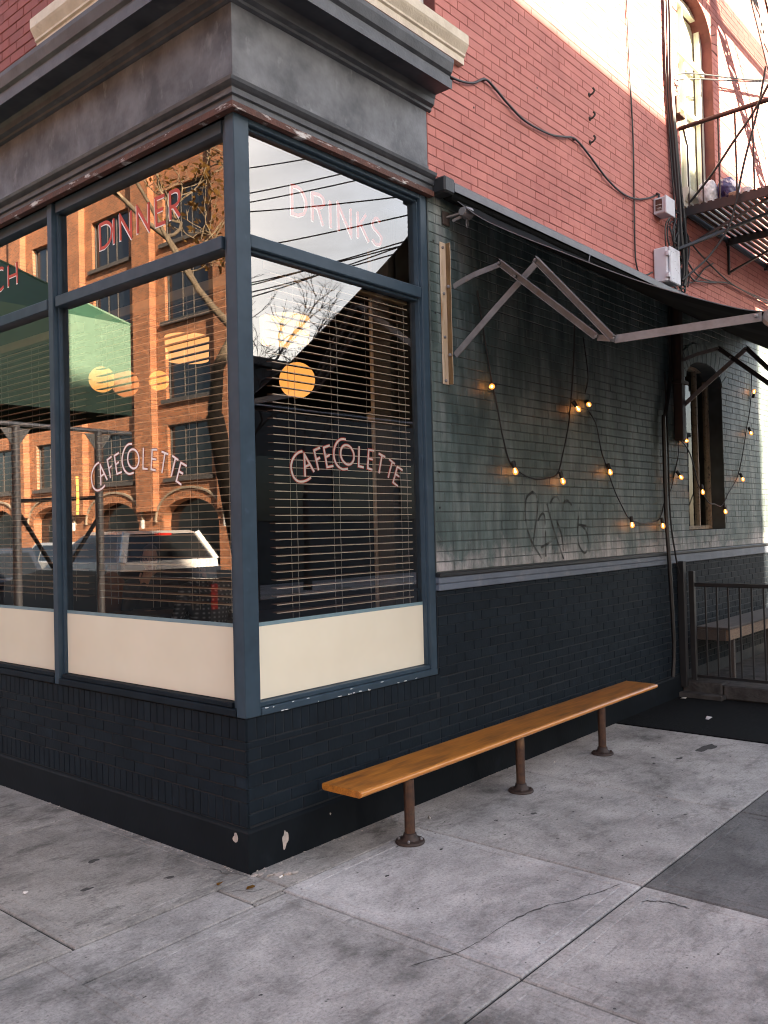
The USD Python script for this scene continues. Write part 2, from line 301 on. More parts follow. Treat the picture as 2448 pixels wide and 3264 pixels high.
surf('hair_brown', (0.07, 0.035, 0.018), (0.05, 0.026, 0.014), 40, 0.5, stretch=(1, 1, 0.2))
surf('cloth_black', (0.016, 0.016, 0.018), (0.012, 0.012, 0.014), 10, 0.85)
surf('cloth_rust', (0.28, 0.10, 0.04), (0.22, 0.075, 0.03), 10, 0.85)
surf('cloth_blue', (0.06, 0.10, 0.20), (0.05, 0.08, 0.16), 10, 0.85)
surf('flower_pink', (0.65, 0.48, 0.42), (0.55, 0.38, 0.33), 10, 0.7)
surf('far_stucco', (0.035, 0.034, 0.034), (0.028, 0.027, 0.027), 3, 0.8)
surf('dark_sill', (0.07, 0.06, 0.055), (0.05, 0.045, 0.04), 6, 0.7)
surf('wire_black', (0.012, 0.012, 0.013), (0.01, 0.01, 0.011), 4, 0.6)
surf('print_bag', (0.72, 0.68, 0.72), (0.60, 0.55, 0.62), 6, 0.45, c3=(0.05, 0.035, 0.12), scale3=3.2, lo3=0.5, hi3=0.54, bump=0.3, bscale=12, bdist=0.03)
surf('sack_white', (0.70, 0.66, 0.66), (0.5, 0.47, 0.48), 9, 0.6, stretch=(3, 3, 0.7), bump=0.4, bscale=14, bdist=0.03)

# the grey-green wall paint: streaked, patched, worn pale and pink at its foot, the paling also painting awning shade easing off
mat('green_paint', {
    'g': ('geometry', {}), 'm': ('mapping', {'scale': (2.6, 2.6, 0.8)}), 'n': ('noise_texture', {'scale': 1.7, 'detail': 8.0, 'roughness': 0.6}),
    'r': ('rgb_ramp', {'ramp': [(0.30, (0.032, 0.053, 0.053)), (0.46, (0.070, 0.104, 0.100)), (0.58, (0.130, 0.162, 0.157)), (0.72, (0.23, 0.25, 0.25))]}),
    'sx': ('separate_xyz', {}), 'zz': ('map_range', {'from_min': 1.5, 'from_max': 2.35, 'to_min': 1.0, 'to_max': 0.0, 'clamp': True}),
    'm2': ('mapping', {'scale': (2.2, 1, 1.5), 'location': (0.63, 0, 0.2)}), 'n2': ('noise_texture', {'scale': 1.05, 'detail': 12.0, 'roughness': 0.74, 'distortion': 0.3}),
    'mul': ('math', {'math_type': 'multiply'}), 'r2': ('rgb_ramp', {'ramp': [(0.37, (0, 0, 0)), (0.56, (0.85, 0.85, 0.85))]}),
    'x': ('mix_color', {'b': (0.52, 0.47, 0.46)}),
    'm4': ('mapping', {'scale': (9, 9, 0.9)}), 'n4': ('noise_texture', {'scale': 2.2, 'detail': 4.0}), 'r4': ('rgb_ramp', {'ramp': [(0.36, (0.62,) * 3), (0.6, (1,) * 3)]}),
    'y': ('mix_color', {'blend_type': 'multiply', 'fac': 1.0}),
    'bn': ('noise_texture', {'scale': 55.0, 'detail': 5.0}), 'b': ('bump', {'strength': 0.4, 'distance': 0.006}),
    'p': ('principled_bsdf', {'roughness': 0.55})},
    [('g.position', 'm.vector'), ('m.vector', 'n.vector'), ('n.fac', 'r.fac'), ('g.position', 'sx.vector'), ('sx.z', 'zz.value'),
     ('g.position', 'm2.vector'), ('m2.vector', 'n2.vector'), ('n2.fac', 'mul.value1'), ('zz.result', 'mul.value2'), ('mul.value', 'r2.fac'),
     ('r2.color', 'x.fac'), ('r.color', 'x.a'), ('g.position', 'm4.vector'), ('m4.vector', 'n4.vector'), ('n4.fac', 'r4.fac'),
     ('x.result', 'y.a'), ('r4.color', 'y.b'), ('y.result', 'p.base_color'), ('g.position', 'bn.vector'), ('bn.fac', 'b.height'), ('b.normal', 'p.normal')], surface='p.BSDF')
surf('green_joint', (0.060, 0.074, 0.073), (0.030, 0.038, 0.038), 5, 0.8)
mat('spray', {'t': ('transparent_bsdf', {}), 'd': ('diffuse_bsdf', {'color': (0.07, 0.075, 0.075)}), 'm': ('mix_closure', {'fac': 0.5}),
              'g': ('geometry', {}), 'n': ('noise_texture', {'scale': 9.0, 'detail': 4.0}), 'r': ('rgb_ramp', {'ramp': [(0.35, (0.0,) * 3), (0.62, (0.62,) * 3)]})},
    [('g.position', 'n.vector'), ('n.fac', 'r.fac'), ('r.color', 'm.fac'), ('t.BSDF', 'm.closure1'), ('d.BSDF', 'm.closure2')], surface='m.closure')
# window glass: clear, mirror-like by fresnel of both faces
def glass(name, gain, ior=1.5, tint=(1, 1, 1)):
    mat(name, {'f': ('fresnel', {'IOR': ior}), 'k': ('math', {'math_type': 'multiply', 'value2': gain, 'use_clamp': True}), 't': ('transparent_bsdf', {'color': tint}),
               'g': ('geometry', {}), 'n': ('noise_texture', {'scale': 1.1, 'detail': 1.0}), 'b': ('bump', {'strength': 0.02, 'distance': 0.02}),
               's': ('glossy_bsdf', {'color': (1, 1, 1), 'roughness': 0.0}), 'm': ('mix_closure', {})},
        [('f.fac', 'k.value1'), ('k.value', 'm.fac'), ('t.BSDF', 'm.closure1'), ('s.BSDF', 'm.closure2'), ('g.position', 'n.vector'), ('n.fac', 'b.height'), ('b.normal', 's.normal')], surface='m.closure')
glass('window_glass', 3.1, tint=(0.93, 0.95, 0.94))
glass('plain_glass', 0.6, tint=(0.8, 0.85, 0.83))
# far brick walls seen only as reflections
def brickwall(name, c1, c2, mortar, axis):
    mat(name, {'g': ('geometry', {}), 's': ('separate_xyz', {}), 'c': ('combine_xyz', {}),
               'b': ('brick_texture', {'color1': c1, 'color2': c2, 'mortar': mortar, 'scale': 1.0, 'mortar_size': 0.007, 'brick_width': 0.22, 'row_height': 0.075, 'bias': 0.0}),
               'n': ('noise_texture', {'scale': 1.4, 'detail': 6.0}), 'mr': ('map_range', {'to_min': 0.6, 'to_max': 1.4}), 'h': ('hsv', {}),
               'p': ('principled_bsdf', {'roughness': 0.8})},
        [('g.position', 's.vector'), (f's.{axis}', 'c.x'), ('s.z', 'c.y'), ('c.vector', 'b.vector'), ('g.position', 'n.vector'), ('n.fac', 'mr.value'),
         ('mr.result', 'h.value'), ('b.color', 'h.color'), ('h.color', 'p.base_color')], surface='p.BSDF')
brickwall('loft_brick', (0.35, 0.118, 0.042), (0.17, 0.058, 0.024), (0.24, 0.16, 0.10), 'y')
brickwall('far_brick', (0.16, 0.08, 0.05), (0.11, 0.055, 0.04), (0.15, 0.12, 0.10), 'x')
# translucent things that glow
emit('globe_glow', (1.0, 0.36, 0.075), 0.155)
emit('globe_glow_dim', (1.0, 0.30, 0.09), 0.10)
emit('shade_glow', (1.0, 0.42, 0.14), 0.16)
emit('tube_glow', (1.0, 0.33, 0.05), 0.45)
emit('filament', (1.0, 0.40, 0.10), 7.0)
mat('bulb_glass', {'t': ('transparent_bsdf', {'color': (1.0, 0.80, 0.55)}), 'e': ('emission', {'color': (1.0, 0.27, 0.05), 'strength': 0.42}), 's': ('glossy_bsdf', {'roughness': 0.05}),
                   'f': ('fresnel', {'IOR': 1.5}), 'a': ('mix_closure', {'fac': 0.4}), 'm': ('mix_closure', {})},
    [('t.BSDF', 'a.closure1'), ('e.emission', 'a.closure2'), ('f.fac', 'm.fac'), ('a.closure', 'm.closure1'), ('s.BSDF', 'm.closure2')], surface='m.closure')
mat('leaf_brown', {'d': ('diffuse_bsdf', {'color': (0.16, 0.085, 0.025)}), 't': ('translucent_bsdf', {'color': (0.22, 0.11, 0.03)}), 'm': ('mix_closure', {'fac': 0.45})},
    [('d.BSDF', 'm.closure1'), ('t.BSDF', 'm.closure2')], surface='m.closure')
mat('plaid', {'g': ('geometry', {}), 'w': ('wave_texture', {'scale': 9.0, 'bands_direction': 'x'}), 'v': ('wave_texture', {'scale': 9.0, 'bands_direction': 'z'}),
              'a': ('math', {'math_type': 'multiply'}), 'r': ('rgb_ramp', {'ramp': [(0.1, (0.02, 0.022, 0.03)), (0.5, (0.06, 0.06, 0.07)), (0.9, (0.25, 0.25, 0.27))]}), 'p': ('principled_bsdf', {'roughness': 0.9})},
    [('g.position', 'w.vector'), ('g.position', 'v.vector'), ('w.fac', 'a.value1'), ('v.fac', 'a.value2'), ('a.value', 'r.fac'), ('r.color', 'p.base_color')], surface='p.BSDF')

# ------------------------------------------------------------------ ground, street, pavement
struct('street_ground', box(-150, 150, -150, 150, -0.6, -0.135), 'asphalt', 'dark asphalt street around the corner')
struct('pavement_base', join(box(-4.3, 60, -4.6, 0.35, -0.13, -0.012), box(-4.3, 0.35, 0.35, 60, -0.13, -0.012)), 'joint_dirt', 'dirt bed showing in the pavement joints')
PAVE = Thing('pavement', 'grey concrete pavement of large tooled slabs round the corner', None, (0, 0, 0), kind='structure')

def slab(x0, x1, y0, y1, mat, border=0.075, gap=0.0065, tilt=0.0):
    x0, x1, y0, y1 = x0 + gap, x1 - gap, y0 + gap, y1 - gap
    def ring(d, z): return [(x0 + d, y0 + d, z), (x1 - d, y0 + d, z), (x1 - d, y1 - d, z), (x0 + d, y1 - d, z)]
    R = [ring(0, -0.012), ring(0, -0.006), ring(0.006, 0)]
    if border:
        R += [ring(border - 0.006, 0), ring(border, -0.0035), ring(border + 0.006, 0.0)]
    V = np.array([p for r in R for p in r]); F = []
    for i in range(len(R) - 1):
        for k in range(4):
            a, b = i * 4 + k, i * 4 + (k + 1) % 4; F += [(a, b, b + 4), (a, b + 4, a + 4)]
    e = (len(R) - 1) * 4; F += [(e, e + 1, e + 2), (e, e + 2, e + 3)]
    if tilt: V[:, 2] += tilt * (V[:, 0] - x0) / max(x1 - x0, 1e-6)
    return PAVE.part('slab', (V, np.array(F)), mat)

# strip beside the wall, slabs in front of it, slabs of the side street
slab(-0.25, 0.0, -0.30, -0.034, 'concrete_warm', 0)
slab(0.0, 1.13, -0.30, 0.02, 'concrete_warm', 0, gap=0.003)
slab(-0.045, 1.11, -1.739, -0.30, 'concrete_pale')
slab(-1.20, -0.045, -1.739, -0.34, 'concrete')
slab(-0.25, -0.045, -0.34, -0.302, 'concrete_warm', 0)
PAVE_X = [-4.2, -2.6, -1.185, -0.06, 1.11, 2.55]
slab(1.11, 2.55, -1.739, 0.02, 'concrete', 0)
slab(2.55, 4.39, -1.739, 0.02, 'concrete', 0)
slab(-1.20, -0.25, -0.34, -0.034, 'concrete', 0)
for i in range(len(PAVE_X) - 1):
    for j, (a, b) in enumerate(((-3.3, -1.739), (-4.55, -3.3))):
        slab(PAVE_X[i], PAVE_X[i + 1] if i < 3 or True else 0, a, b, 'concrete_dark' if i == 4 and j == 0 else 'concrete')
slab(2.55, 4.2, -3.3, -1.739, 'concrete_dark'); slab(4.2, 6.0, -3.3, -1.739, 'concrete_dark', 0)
for i in range(2): slab(PAVE_X[i], PAVE_X[i + 1], -1.739, -0.034, 'concrete')
slab(-1.05, 0.0, -0.034, 1.67, 'concrete_warm'); slab(-1.05, 0.02, 1.67, 3.3, 'concrete_warm', 0); slab(-1.05, 0.02, 3.3, 5.0, 'concrete_warm', 0)
for a, b in ((-2.6, -1.05), (-4.2, -2.6)):
    for c, d in ((-0.034, 1.67), (1.67, 3.3), (3.3, 5.0)): slab(a, b, c, d, 'concrete_warm')
for k in range(6): slab(-4.2, 0.0, 5 + 2 * k, 7 + 2 * k, 'concrete', 0)
for k in range(8): slab(6.0 + 2 * k, 8.0 + 2 * k, -4.55, -1.739, 'concrete', 0)
slab(2.55, 6.0, -4.55, -3.3, 'concrete', 0)
# cracks, stains and chips on the slabs
def ribbon(pts, w, z, seed=1):
    P = smoothline([(p[0], p[1]) for p in pts], 6); r = random.Random(seed); V, F = [], []
    T = np.gradient(P, axis=0); T /= np.linalg.norm(T, axis=1, keepdims=True)
    for i, (p, t) in enumerate(zip(P, T)):
        h = w * (0.35 + 0.9 * r.random()) * (1 if 0 < i < len(P) - 1 else 0.1); j = (r.random() - .5) * w * .8
        n = np.array((-t[1], t[0])); V += [(*(p + n * (h / 2 + j)), z), (*(p - n * (h / 2 - j)), z)]
        if i: F += [(2 * i - 2, 2 * i - 1, 2 * i + 1), (2 * i - 2, 2 * i + 1, 2 * i)]
    return np.array(V), np.array(F)
def blob(c, rx, ry, z, seed, n=26, rough=0.35):
    r = random.Random(seed); ph = [r.random() * 6.28 for _ in range(5)]
    a = np.linspace(0, 2 * np.pi, n, endpoint=False)
    q = 1 + rough * sum(np.sin((k + 2) * a + ph[k]) / (k + 2) for k in range(5))
    V = np.vstack([[(0, 0)], np.c_[np.cos(a) * q, np.sin(a) * q]]) * (rx, ry) + np.array(c)
    return np.c_[V, np.full(len(V), z)], np.array([(0, 1 + i, 1 + (i + 1) % n) for i in range(n)])
CRACK = [(1.074,-1.643),(0.911,-1.607),(0.816,-1.565),(0.720,-1.539),(0.634,-1.484),(0.482,-1.444),(0.347,-1.424),(0.228,-1.424),(0.113,-1.425),(-0.054,-1.403),(-0.137,-1.364),(-0.266,-1.312),(-0.389,-1.249)]
for k, (i0, i1, w) in enumerate(((0, 4, .007), (4, 6, .012), (6, 8, .004), (8, 11, .008), (11, 13, .005))): PAVE.part('crack', ribbon(CRACK[i0:i1 + 1 if i1 < 12 else 13], w, 0.0012, 3 + k), 'crack_dirt')
PAVE.part('crack', ribbon([(0.93,-1.81),(0.968,-1.865),(0.995,-1.936),(0.986,-2.03)], 0.014, 0.0012, 4), 'crack_dirt')
PAVE.part('crack', ribbon([(-0.03, -0.03), (-0.05, 0.05), (-0.09, 0.11), (-0.07, 0.17), (-0.12, 0.26)], 0.006, 0.0012, 5), 'crack_dirt')
PAVE.part('crack', ribbon([(-0.25, -0.1), (-0.18, -0.14), (-0.15, -0.2), (-0.08, -0.22)], 0.006, 0.0012, 6), 'crack_dirt')
for k, (c, rx, ry) in enumerate((((3.98, -1.0), 0.14, 0.05), ((3.55, -0.95), 0.035, 0.02), ((3.45, -0.78), 0.02, 0.014), ((3.3, -0.85), 0.018, 0.012), ((1.75, -0.72), 0.02, 0.016),
                                 ((0.42, -0.62), 0.013, 0.010), ((-0.42, 0.85), 0.04, 0.02), ((-0.66, 0.52), 0.03, 0.02), ((-0.3, 0.3), 0.025, 0.018), ((0.9, -0.62), 0.014, 0.01), ((1.5, -0.6), 0.012, 0.012))):
    PAVE.part('stain', blob(c, rx, ry, 0.0011, 40 + k), 'stain_dark')
for k in range(46):
    x, y = rng.uniform(1.2, 4.2), rng.uniform(-1.65, -0.35)
    PAVE.part('speck', blob((x, y), rng.uniform(0.004, 0.012), rng.uniform(0.003, 0.009), 0.0010, 100 + k, 8), 'stain_dark', kind=None)
PAVE.part('broken_edge', (lambda q: (q[0] + [0, 0, 0], q[1]))(join(*[(VF(trimesh.convex.convex_hull(nrng.normal(0, 1, (14, 3)) * (0.014, 0.011, 0.006) + (-0.01 + 0.02 * k, -0.045 - 0.022 * k + 0.012 * (k % 3), 0.002)))) for k in range(9)])), 'chip_plaster')
g = []
for k in range(420):
    u = rng.random()
    if k % 3: x, y = rng.uniform(0.02, 4.35), -0.016 - abs(rng.gauss(0, 0.022))
    else: x, y = -0.016 - abs(rng.gauss(0, 0.02)), rng.uniform(0.0, 3.0)
    r_ = rng.uniform(0.0015, 0.0055); g.append(VF(trimesh.convex.convex_hull(nrng.normal(0, 1, (7, 3)) * (r_, r_ * .8, r_ * .5) + (x, y, 0.001))))
PAVE.part('grit', join(*g), 'chip_plaster', kind='stuff')
for k in range(70):
    x, y = rng.uniform(-1.4, 3.6), rng.uniform(-2.6, -0.35)
    PAVE.part('speck', blob((x, y), rng.uniform(0.003, 0.011), rng.uniform(0.002, 0.007), 0.0010, 900 + k, 8), 'stain_dark')
struct('dark_matting', bbox(4.40, 5.97, -3.2, -0.004, -0.01, 0.006, 0.003), 'mat_black', 'black rubber matting laid between the pavement and the railing kerb')
struct('railing_kerb', join(bbox(5.99, 6.24, -0.42, -0.004, 0.0, 0.16, 0.015), bbox(6.0, 6.23, -3.2, -0.425, 0.0, 0.145, 0.012), bbox(5.86, 5.985, -0.46, -0.01, 0.0, 0.055, 0.01)), 'kerb_stone', 'cracked dark concrete kerb under the black railing')
struct('terrace_floor', box(6.24, 14, -3.2, -0.004, 0.0, 0.12), 'kerb_stone', 'dark floor of the terrace behind the railing')

# ------------------------------------------------------------------ the corner building
B = Thing('corner_building', 'brick corner cafe with dark blue shopfront under a grey metal cornice', 'building', (0, 0, 0))
COURSE, BL, JZ = 0.0702, 0.212, 0.006

def bricks(u0, u1, z0, z1, keep=None, zoff=0.0, length=BL, course=COURSE, jx=0.004, seed=0, jz=JZ, fill=0.0):
    r = random.Random(seed); out = []; n = int(math.ceil((z1 - z0) / course - 1e-6))
    for k in range(n):
        za, zb = z0 + k * course + jz / 2, min(z0 + (k + 1) * course, z1) - jz / 2
        if zb - za < 0.02: continue
        u = u0 - (length * 0.5 if k % 2 else 0) - r.random() * 0.02
        while u < u1:
            ln = length + jx + r.uniform(-0.006, 0.006)
            if fill and r.random() < fill: ln *= r.choice((2, 2, 3))      # head joints closed by paint
            a, b = max(u, u0) + jx / 2, min(u + ln, u1) - jx / 2; u += ln
            if b - a < 0.03: continue
            if keep is None: segs = [(a, b)]
            else: segs = keep(a, b, za, zb)
            for s in segs:
                if s[1] - s[0] > 0.025: out.append((s[0] + r.uniform(0, .001), s[1] - r.uniform(0, .001), za + r.uniform(-.0024, .0012), zb + r.uniform(-.0010, .0024)))
    return out

def brick_mesh(b, face, proud, r, bev=0.0035, back=0.02):
    u0, u1, z0, z1 = b; t = proud + r.uniform(-0.0012, 0.0012); tl = [t + r.uniform(-.0006, .0006) for _ in range(4)]
    V = [(u0 + bev, z0 + bev, tl[0]), (u1 - bev, z0 + bev, tl[1]), (u1 - bev, z1 - bev, tl[2]), (u0 + bev, z1 - bev, tl[3]),
         (u0, z0, t - 0.004), (u1, z0, t - 0.004), (u1, z1, t - 0.004), (u0, z1, t - 0.004), (u0, z0, -back), (u1, z0, -back), (u1, z1, -back), (u0, z1, -back)]
    F = [(0, 1, 2), (0, 2, 3)]
    for i in range(4):
        j = (i + 1) % 4
        F += [(4 + i, 4 + j, j), (4 + i, j, i), (8 + i, 8 + j, 4 + j), (8 + i, 4 + j, 4 + i)]
    return wallmap((np.array(V), np.array(F)), face)

def lay(wall_path, blist, face, proud, mat, seed, limit=300, name='brick'):
    """The bricks of a wall: the ones that show largest as parts of their own, the rest as one joined part."""
    r = random.Random(seed); scored = []
    for b in blist:
        uc, zc = (b[0] + b[1]) / 2, (b[2] + b[3]) / 2
        p = np.array((uc, 0, zc)) if face == 'R' else np.array((0, uc, zc))
        (q,), w = project(p); seen = w[0] > 0.2 and 0 < q[0] < 1 and 0 < q[1] < 1
        scored.append((-(b[1] - b[0]) * (b[3] - b[2]) / w[0] ** 2 if seen else 0, b))
    scored.sort(key=lambda t: t[0])
    for s, b in scored[:limit]:
        if s < 0: B.part(name, brick_mesh(b, face, proud, r), mat, parent=wall_path)
    rest = [b for s, b in scored[:limit] if s >= 0] + [b for s, b in scored[limit:]]
    if rest: B.part('far_bricks', join(*[brick_mesh(b, face, proud, r) for b in rest]), mat, parent=wall_path, kind='stuff')

def arched(u0, u1, z0, zs, rise, n=14):
    c, h = (u0 + u1) / 2, (u1 - u0) / 2
    return sg.Polygon([(u0, z0), (u1, z0)] + [(c + h * math.cos(t), zs + rise * math.sin(t)) for t in np.linspace(0, math.pi, n)])

OPEN_G = arched(6.33, 7.44, 1.735, 3.42, 0.22)       # ground-floor window in the green wall
OPEN_U = arched(6.40, 7.47, 5.49, 7.50, 0.42)        # arched window above the fire escape
OPEN_S = rect(0.82, 1.89, 5.45, 7.6)               # window over the stone sill
def keeper(openings, grow=0.0):
    os_ = [o.buffer(grow, join_style=2) for o in openings]
    def keep(a, b, za, zb):
        zc = (za + zb) / 2; segs = [(a, b)]
        for o in os_:
            hit = o.intersection(sg.LineString([(a - 1, zc), (b + 1, zc)]))
            for g in getattr(hit, 'geoms', [hit]):
                if g.is_empty or g.length < 1e-6: continue
                x0, _, x1, _ = g.bounds; new = []
                for s in segs:
                    if x1 <= s[0] or x0 >= s[1]: new.append(s)
                    else:
                        if x0 > s[0]: new.append((s[0], x0 - 0.002))
                        if x1 < s[1]: new.append((x1 + 0.002, s[1]))
                segs = new
        return segs
    return keep
def wallpoly(poly, face, thick=0.30, front=-0.004):
    m = extr(poly, thick); v, f = m; v = v.copy(); v[:, 2] = front - thick + v[:, 2]
    return wallmap((v, f), face)

XE = 12.0
def voussoirs(o, zs, rise, ring, n, seed):
    u0, _, u1, _ = o.bounds; c, h = (u0 + u1) / 2, (u1 - u0) / 2; out = []
    for k in range(n):
        t0, t1 = math.pi * k / n + 0.012, math.pi * (k + 1) / n - 0.012; q = []
        for t, e in ((t0, 0.002), (t1, 0.002), (t1, ring), (t0, ring)):
            d = np.array((math.cos(t) * rise, math.sin(t) * h)); d /= np.linalg.norm(d)
            q.append((c + h * math.cos(t) + d[0] * e, zs + rise * math.sin(t) + d[1] * e))
        out.append(sg.Polygon(q))
    return out

# red painted wall over the side street
red_poly = rect(0.012, XE, 4.31, 9.6).difference(shapely.union_all([OPEN_U, OPEN_S]))
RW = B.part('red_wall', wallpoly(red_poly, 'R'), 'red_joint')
ARCH_U = voussoirs(OPEN_U, 7.50, 0.42, 0.2, 17, 1)
lay(RW, bricks(1.76, XE, 4.26, 9.5, keeper([OPEN_U, OPEN_S, shapely.union_all(ARCH_U).convex_hull]), seed=11, fill=0.25, jx=0.0024, jz=0.0046), 'R', 0.0, 'red_paint', 21, name='red_brick')
lay(RW, bricks(0.0, 1.76, 5.105, 9.5, keeper([OPEN_S]), seed=12), 'R', 0.0, 'red_paint', 22, name='red_brick', limit=0)
for q in ARCH_U: B.part('arch_brick', wallmap((lambda m: (m[0] - [0, 0, 0.02], m[1]))(extr(q, 0.022)), 'R'), 'red_paint', parent=RW)
# dark green painted wall under the awning
green_poly = rect(1.74, XE, 1.525, 4.31).difference(OPEN_G)
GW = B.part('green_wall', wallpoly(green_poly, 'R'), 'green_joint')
ARCH_G = voussoirs(OPEN_G, 3.42, 0.22, 0.21, 13, 2)
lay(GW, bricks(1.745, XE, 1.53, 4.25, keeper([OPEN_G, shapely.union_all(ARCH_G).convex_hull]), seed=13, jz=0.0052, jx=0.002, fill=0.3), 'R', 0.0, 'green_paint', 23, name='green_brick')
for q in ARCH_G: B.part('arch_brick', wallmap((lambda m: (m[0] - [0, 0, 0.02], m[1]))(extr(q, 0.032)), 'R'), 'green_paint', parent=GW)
# navy brick foot of the wall, both faces
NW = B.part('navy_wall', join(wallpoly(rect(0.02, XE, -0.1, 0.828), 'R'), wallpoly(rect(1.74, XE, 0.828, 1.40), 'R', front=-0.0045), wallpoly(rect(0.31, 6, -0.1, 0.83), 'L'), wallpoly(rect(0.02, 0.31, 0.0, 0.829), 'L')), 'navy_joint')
nav = bricks(1.745, 6.2, 0.24, 1.40, seed=14) + bricks(0.006, 1.745, 0.24, 0.70, seed=15, jx=0.003)
soldier = [(u + 0.002, u + 0.0655, 0.703, 0.826) for u in np.arange(0.006, 1.74, 0.0675)]
lay(NW, nav + soldier, 'R', 0.0, 'navy_paint', 24, name='navy_brick', limit=170)
navl = bricks(0.006, 4.2, 0.37, 0.70, seed=16, jx=0.003)
soldl = [(u + 0.002, u + 0.0655, 0.703, 0.826) for u in np.arange(0.006, 4.2, 0.0675)] + [(u + 0.002, u + 0.0655, 0.236, 0.367) for u in np.arange(0.006, 4.2, 0.0675)]
lay(NW, navl + soldl, 'L', 0.0, 'navy_paint', 25, name='navy_brick', limit=130)
lay(NW, bricks(6.2, XE, 0.24, 1.40, seed=17), 'R', 0.0, 'navy_paint', 26, name='navy_brick', limit=0)
# plinth with a sloping top, mitred round the corner
def mitre(profile, yl, xr):
    n = len(profile); V = []
    for p, z in profile: V += [(-p, yl, z), (-p, -p, z), (xr, -p, z)]
    F = []
    for i in range(n - 1):
        a, b = 3 * i, 3 * i + 3
        F += [(a, a + 1, b + 1), (a, b + 1, b), (a + 1, a + 2, b + 2), (a + 1, b + 2, b + 1)]
    V = np.array(V); right = [3 * i + 2 for i in range(n)]
    poly = sg.Polygon(profile); tri = VF(trimesh.creation.extrude_polygon(poly, 0.001, engine='earcut'))
    cap = tri[0][tri[0][:, 2] < 0.0005]; k = len(cap)
    cf = [f for f in tri[1] if all(tri[0][j][2] < 0.0005 for j in f)]
    idx = {j: i for i, j in enumerate(np.where(tri[0][:, 2] < 0.0005)[0])}
    cV = np.c_[np.full(k, xr), -cap[:, 0], cap[:, 1]]
    return join((V, np.array(F)), (cV, np.array([[idx[j] for j in f] for f in cf])))
B.part('plinth', mitre([(-0.1, -0.1), (0.014, -0.1), (0.014, 0.213), (0.008, 0.224), (-0.006, 0.234), (-0.1, 0.234)], 6.0, 5.98), 'plinth_paint')
for c, a, b, f in (((0.09, 0.175), 0.018, 0.030, 'L'), ((0.254, 0.113), 0.021, 0.050, 'R'), ((0.62, 0.16), 0.007, 0.006, 'R')):
    v, fc = blob(c, a, b, 0, 7 + int(c[0] * 100)); B.part('paint_chip', wallmap((v, fc), f, 0.0152), 'chip_plaster')
# belt course between navy and green
B.part('belt_course', join(bbox(1.742, 5.62, -0.022, 0.05, 1.4005, 1.4465, 0.005), bbox(1.742, 5.62, -0.022, 0.05, 1.4485, 1.494, 0.005), bbox(5.621, XE, -0.020, 0.05, 1.4005, 1.494, 0.006)), 'belt_paint')
B.part('belt_moulding', bbox(1.742, XE, -0.034, 0.05, 1.4945, 1.526, 0.006), 'black_trim')
# iron hooks, rust marks, old fixing holes
for x, z in ((4.237, 5.808), (4.235, 5.587), (4.229, 5.365)):
    B.part('wall_hook', join(tube([(x, 0.01, z - 0.03), (x, -0.03, z - 0.03), (x + 0.01, -0.05, z), (x, -0.04, z + 0.025)], 0.009, 6, 4), lathe([(0, 0), (0.022, 0), (0.018, 0.008), (0, 0.01)], (x, -0.002, z - 0.03), 'y', 10)), 'rust_dark')
for x, z in ((1.80, 3.86), (1.80, 3.35), (1.80, 2.23), (1.8, 1.98), (2.35, 5.0), (3.3, 5.5), (4.4, 4.85), (4.9, 5.0), (5.1, 4.83)):
    B.part('fixing_hole', lathe([(0, 0.0022), (0.008, 0.0022), (0.009, -0.004)], (x, -0.0008, z), 'y', 10), 'black_trim')
TAG = [[(3.042,2.110),(2.953,2.063),(2.927,1.983),(2.929,1.893),(2.960,1.790),(3.031,1.686),(3.159,1.572)],[(3.042,2.110),(3.107,2.076),(3.121,2.007),(3.098,1.903),(3.058,1.777),(3.018,1.641)],[(3.119,1.880),(3.178,1.928),(3.223,1.914),(3.234,1.785),(3.228,1.587)],[(3.274,2.008),(3.336,1.866),(3.422,1.710),(3.520,1.555)],[(3.164,1.659),(3.280,1.690),(3.399,1.729)],[(3.430,1.865),(3.497,1.756),(3.526,1.623)],[(3.321,2.020),(3.382,2.067),(3.454,2.068),(3.491,2.009)],[(3.532,1.960),(3.548,2.021),(3.623,2.043),(3.684,2.009)],[(3.851,2.035),(3.804,1.898),(3.781,1.725),(3.815,1.638),(3.890,1.588),(3.949,1.608),(3.975,1.683),(3.941,1.772),(3.877,1.817)],[(3.796,1.836),(3.904,1.825),(4.010,1.821)]]
B.part('graffiti', wallmap(join(*[extr(sg.LineString(smoothline(s, 6)).buffer(0.010), 0.0004) for s in TAG]), 'R', 0.0032), 'spray')

# ---- shopfront frame
GP = 0.055                                       # the glass stands this far behind the face
XR, YL = 1.75, 4.2
B.part('corner_post', join(bbox(-0.006, 0.105, -0.006, 0.072, 0.829, 4.150, 0.004), bbox(0.02, 0.115, 0.073, 0.12, 0.829, 4.15, 0.003)), 'frame_paint')
B.part('inner_post', join(bbox(0.118, 0.185, 0.10, 0.17, 0.85, 4.12, 0.004)), 'inner_frame')
B.part('jamb', join(bbox(1.652, 1.716, -0.004, 0.10, 0.829, 4.150, 0.004), bbox(1.718, 1.748, 0.012, 0.09, 0.829, 4.15, 0.003), bbox(1.641, 1.651, 0.02, 0.09, 0.9, 4.1, 0.002)), 'frame_paint')
B.part('mullion', join(bbox(-0.004, 0.10, 1.937, 1.999, 0.829, 4.150, 0.004), bbox(0.03, 0.1, 2.0, 2.022, 0.829, 4.15, 0.003), bbox(0.03, 0.1, 1.915, 1.936, 0.829, 4.15, 0.003)), 'frame_paint')
B.part('mullion', bbox(-0.004, 0.10, 3.80, 3.862, 0.829, 4.150, 0.004), 'frame_paint')
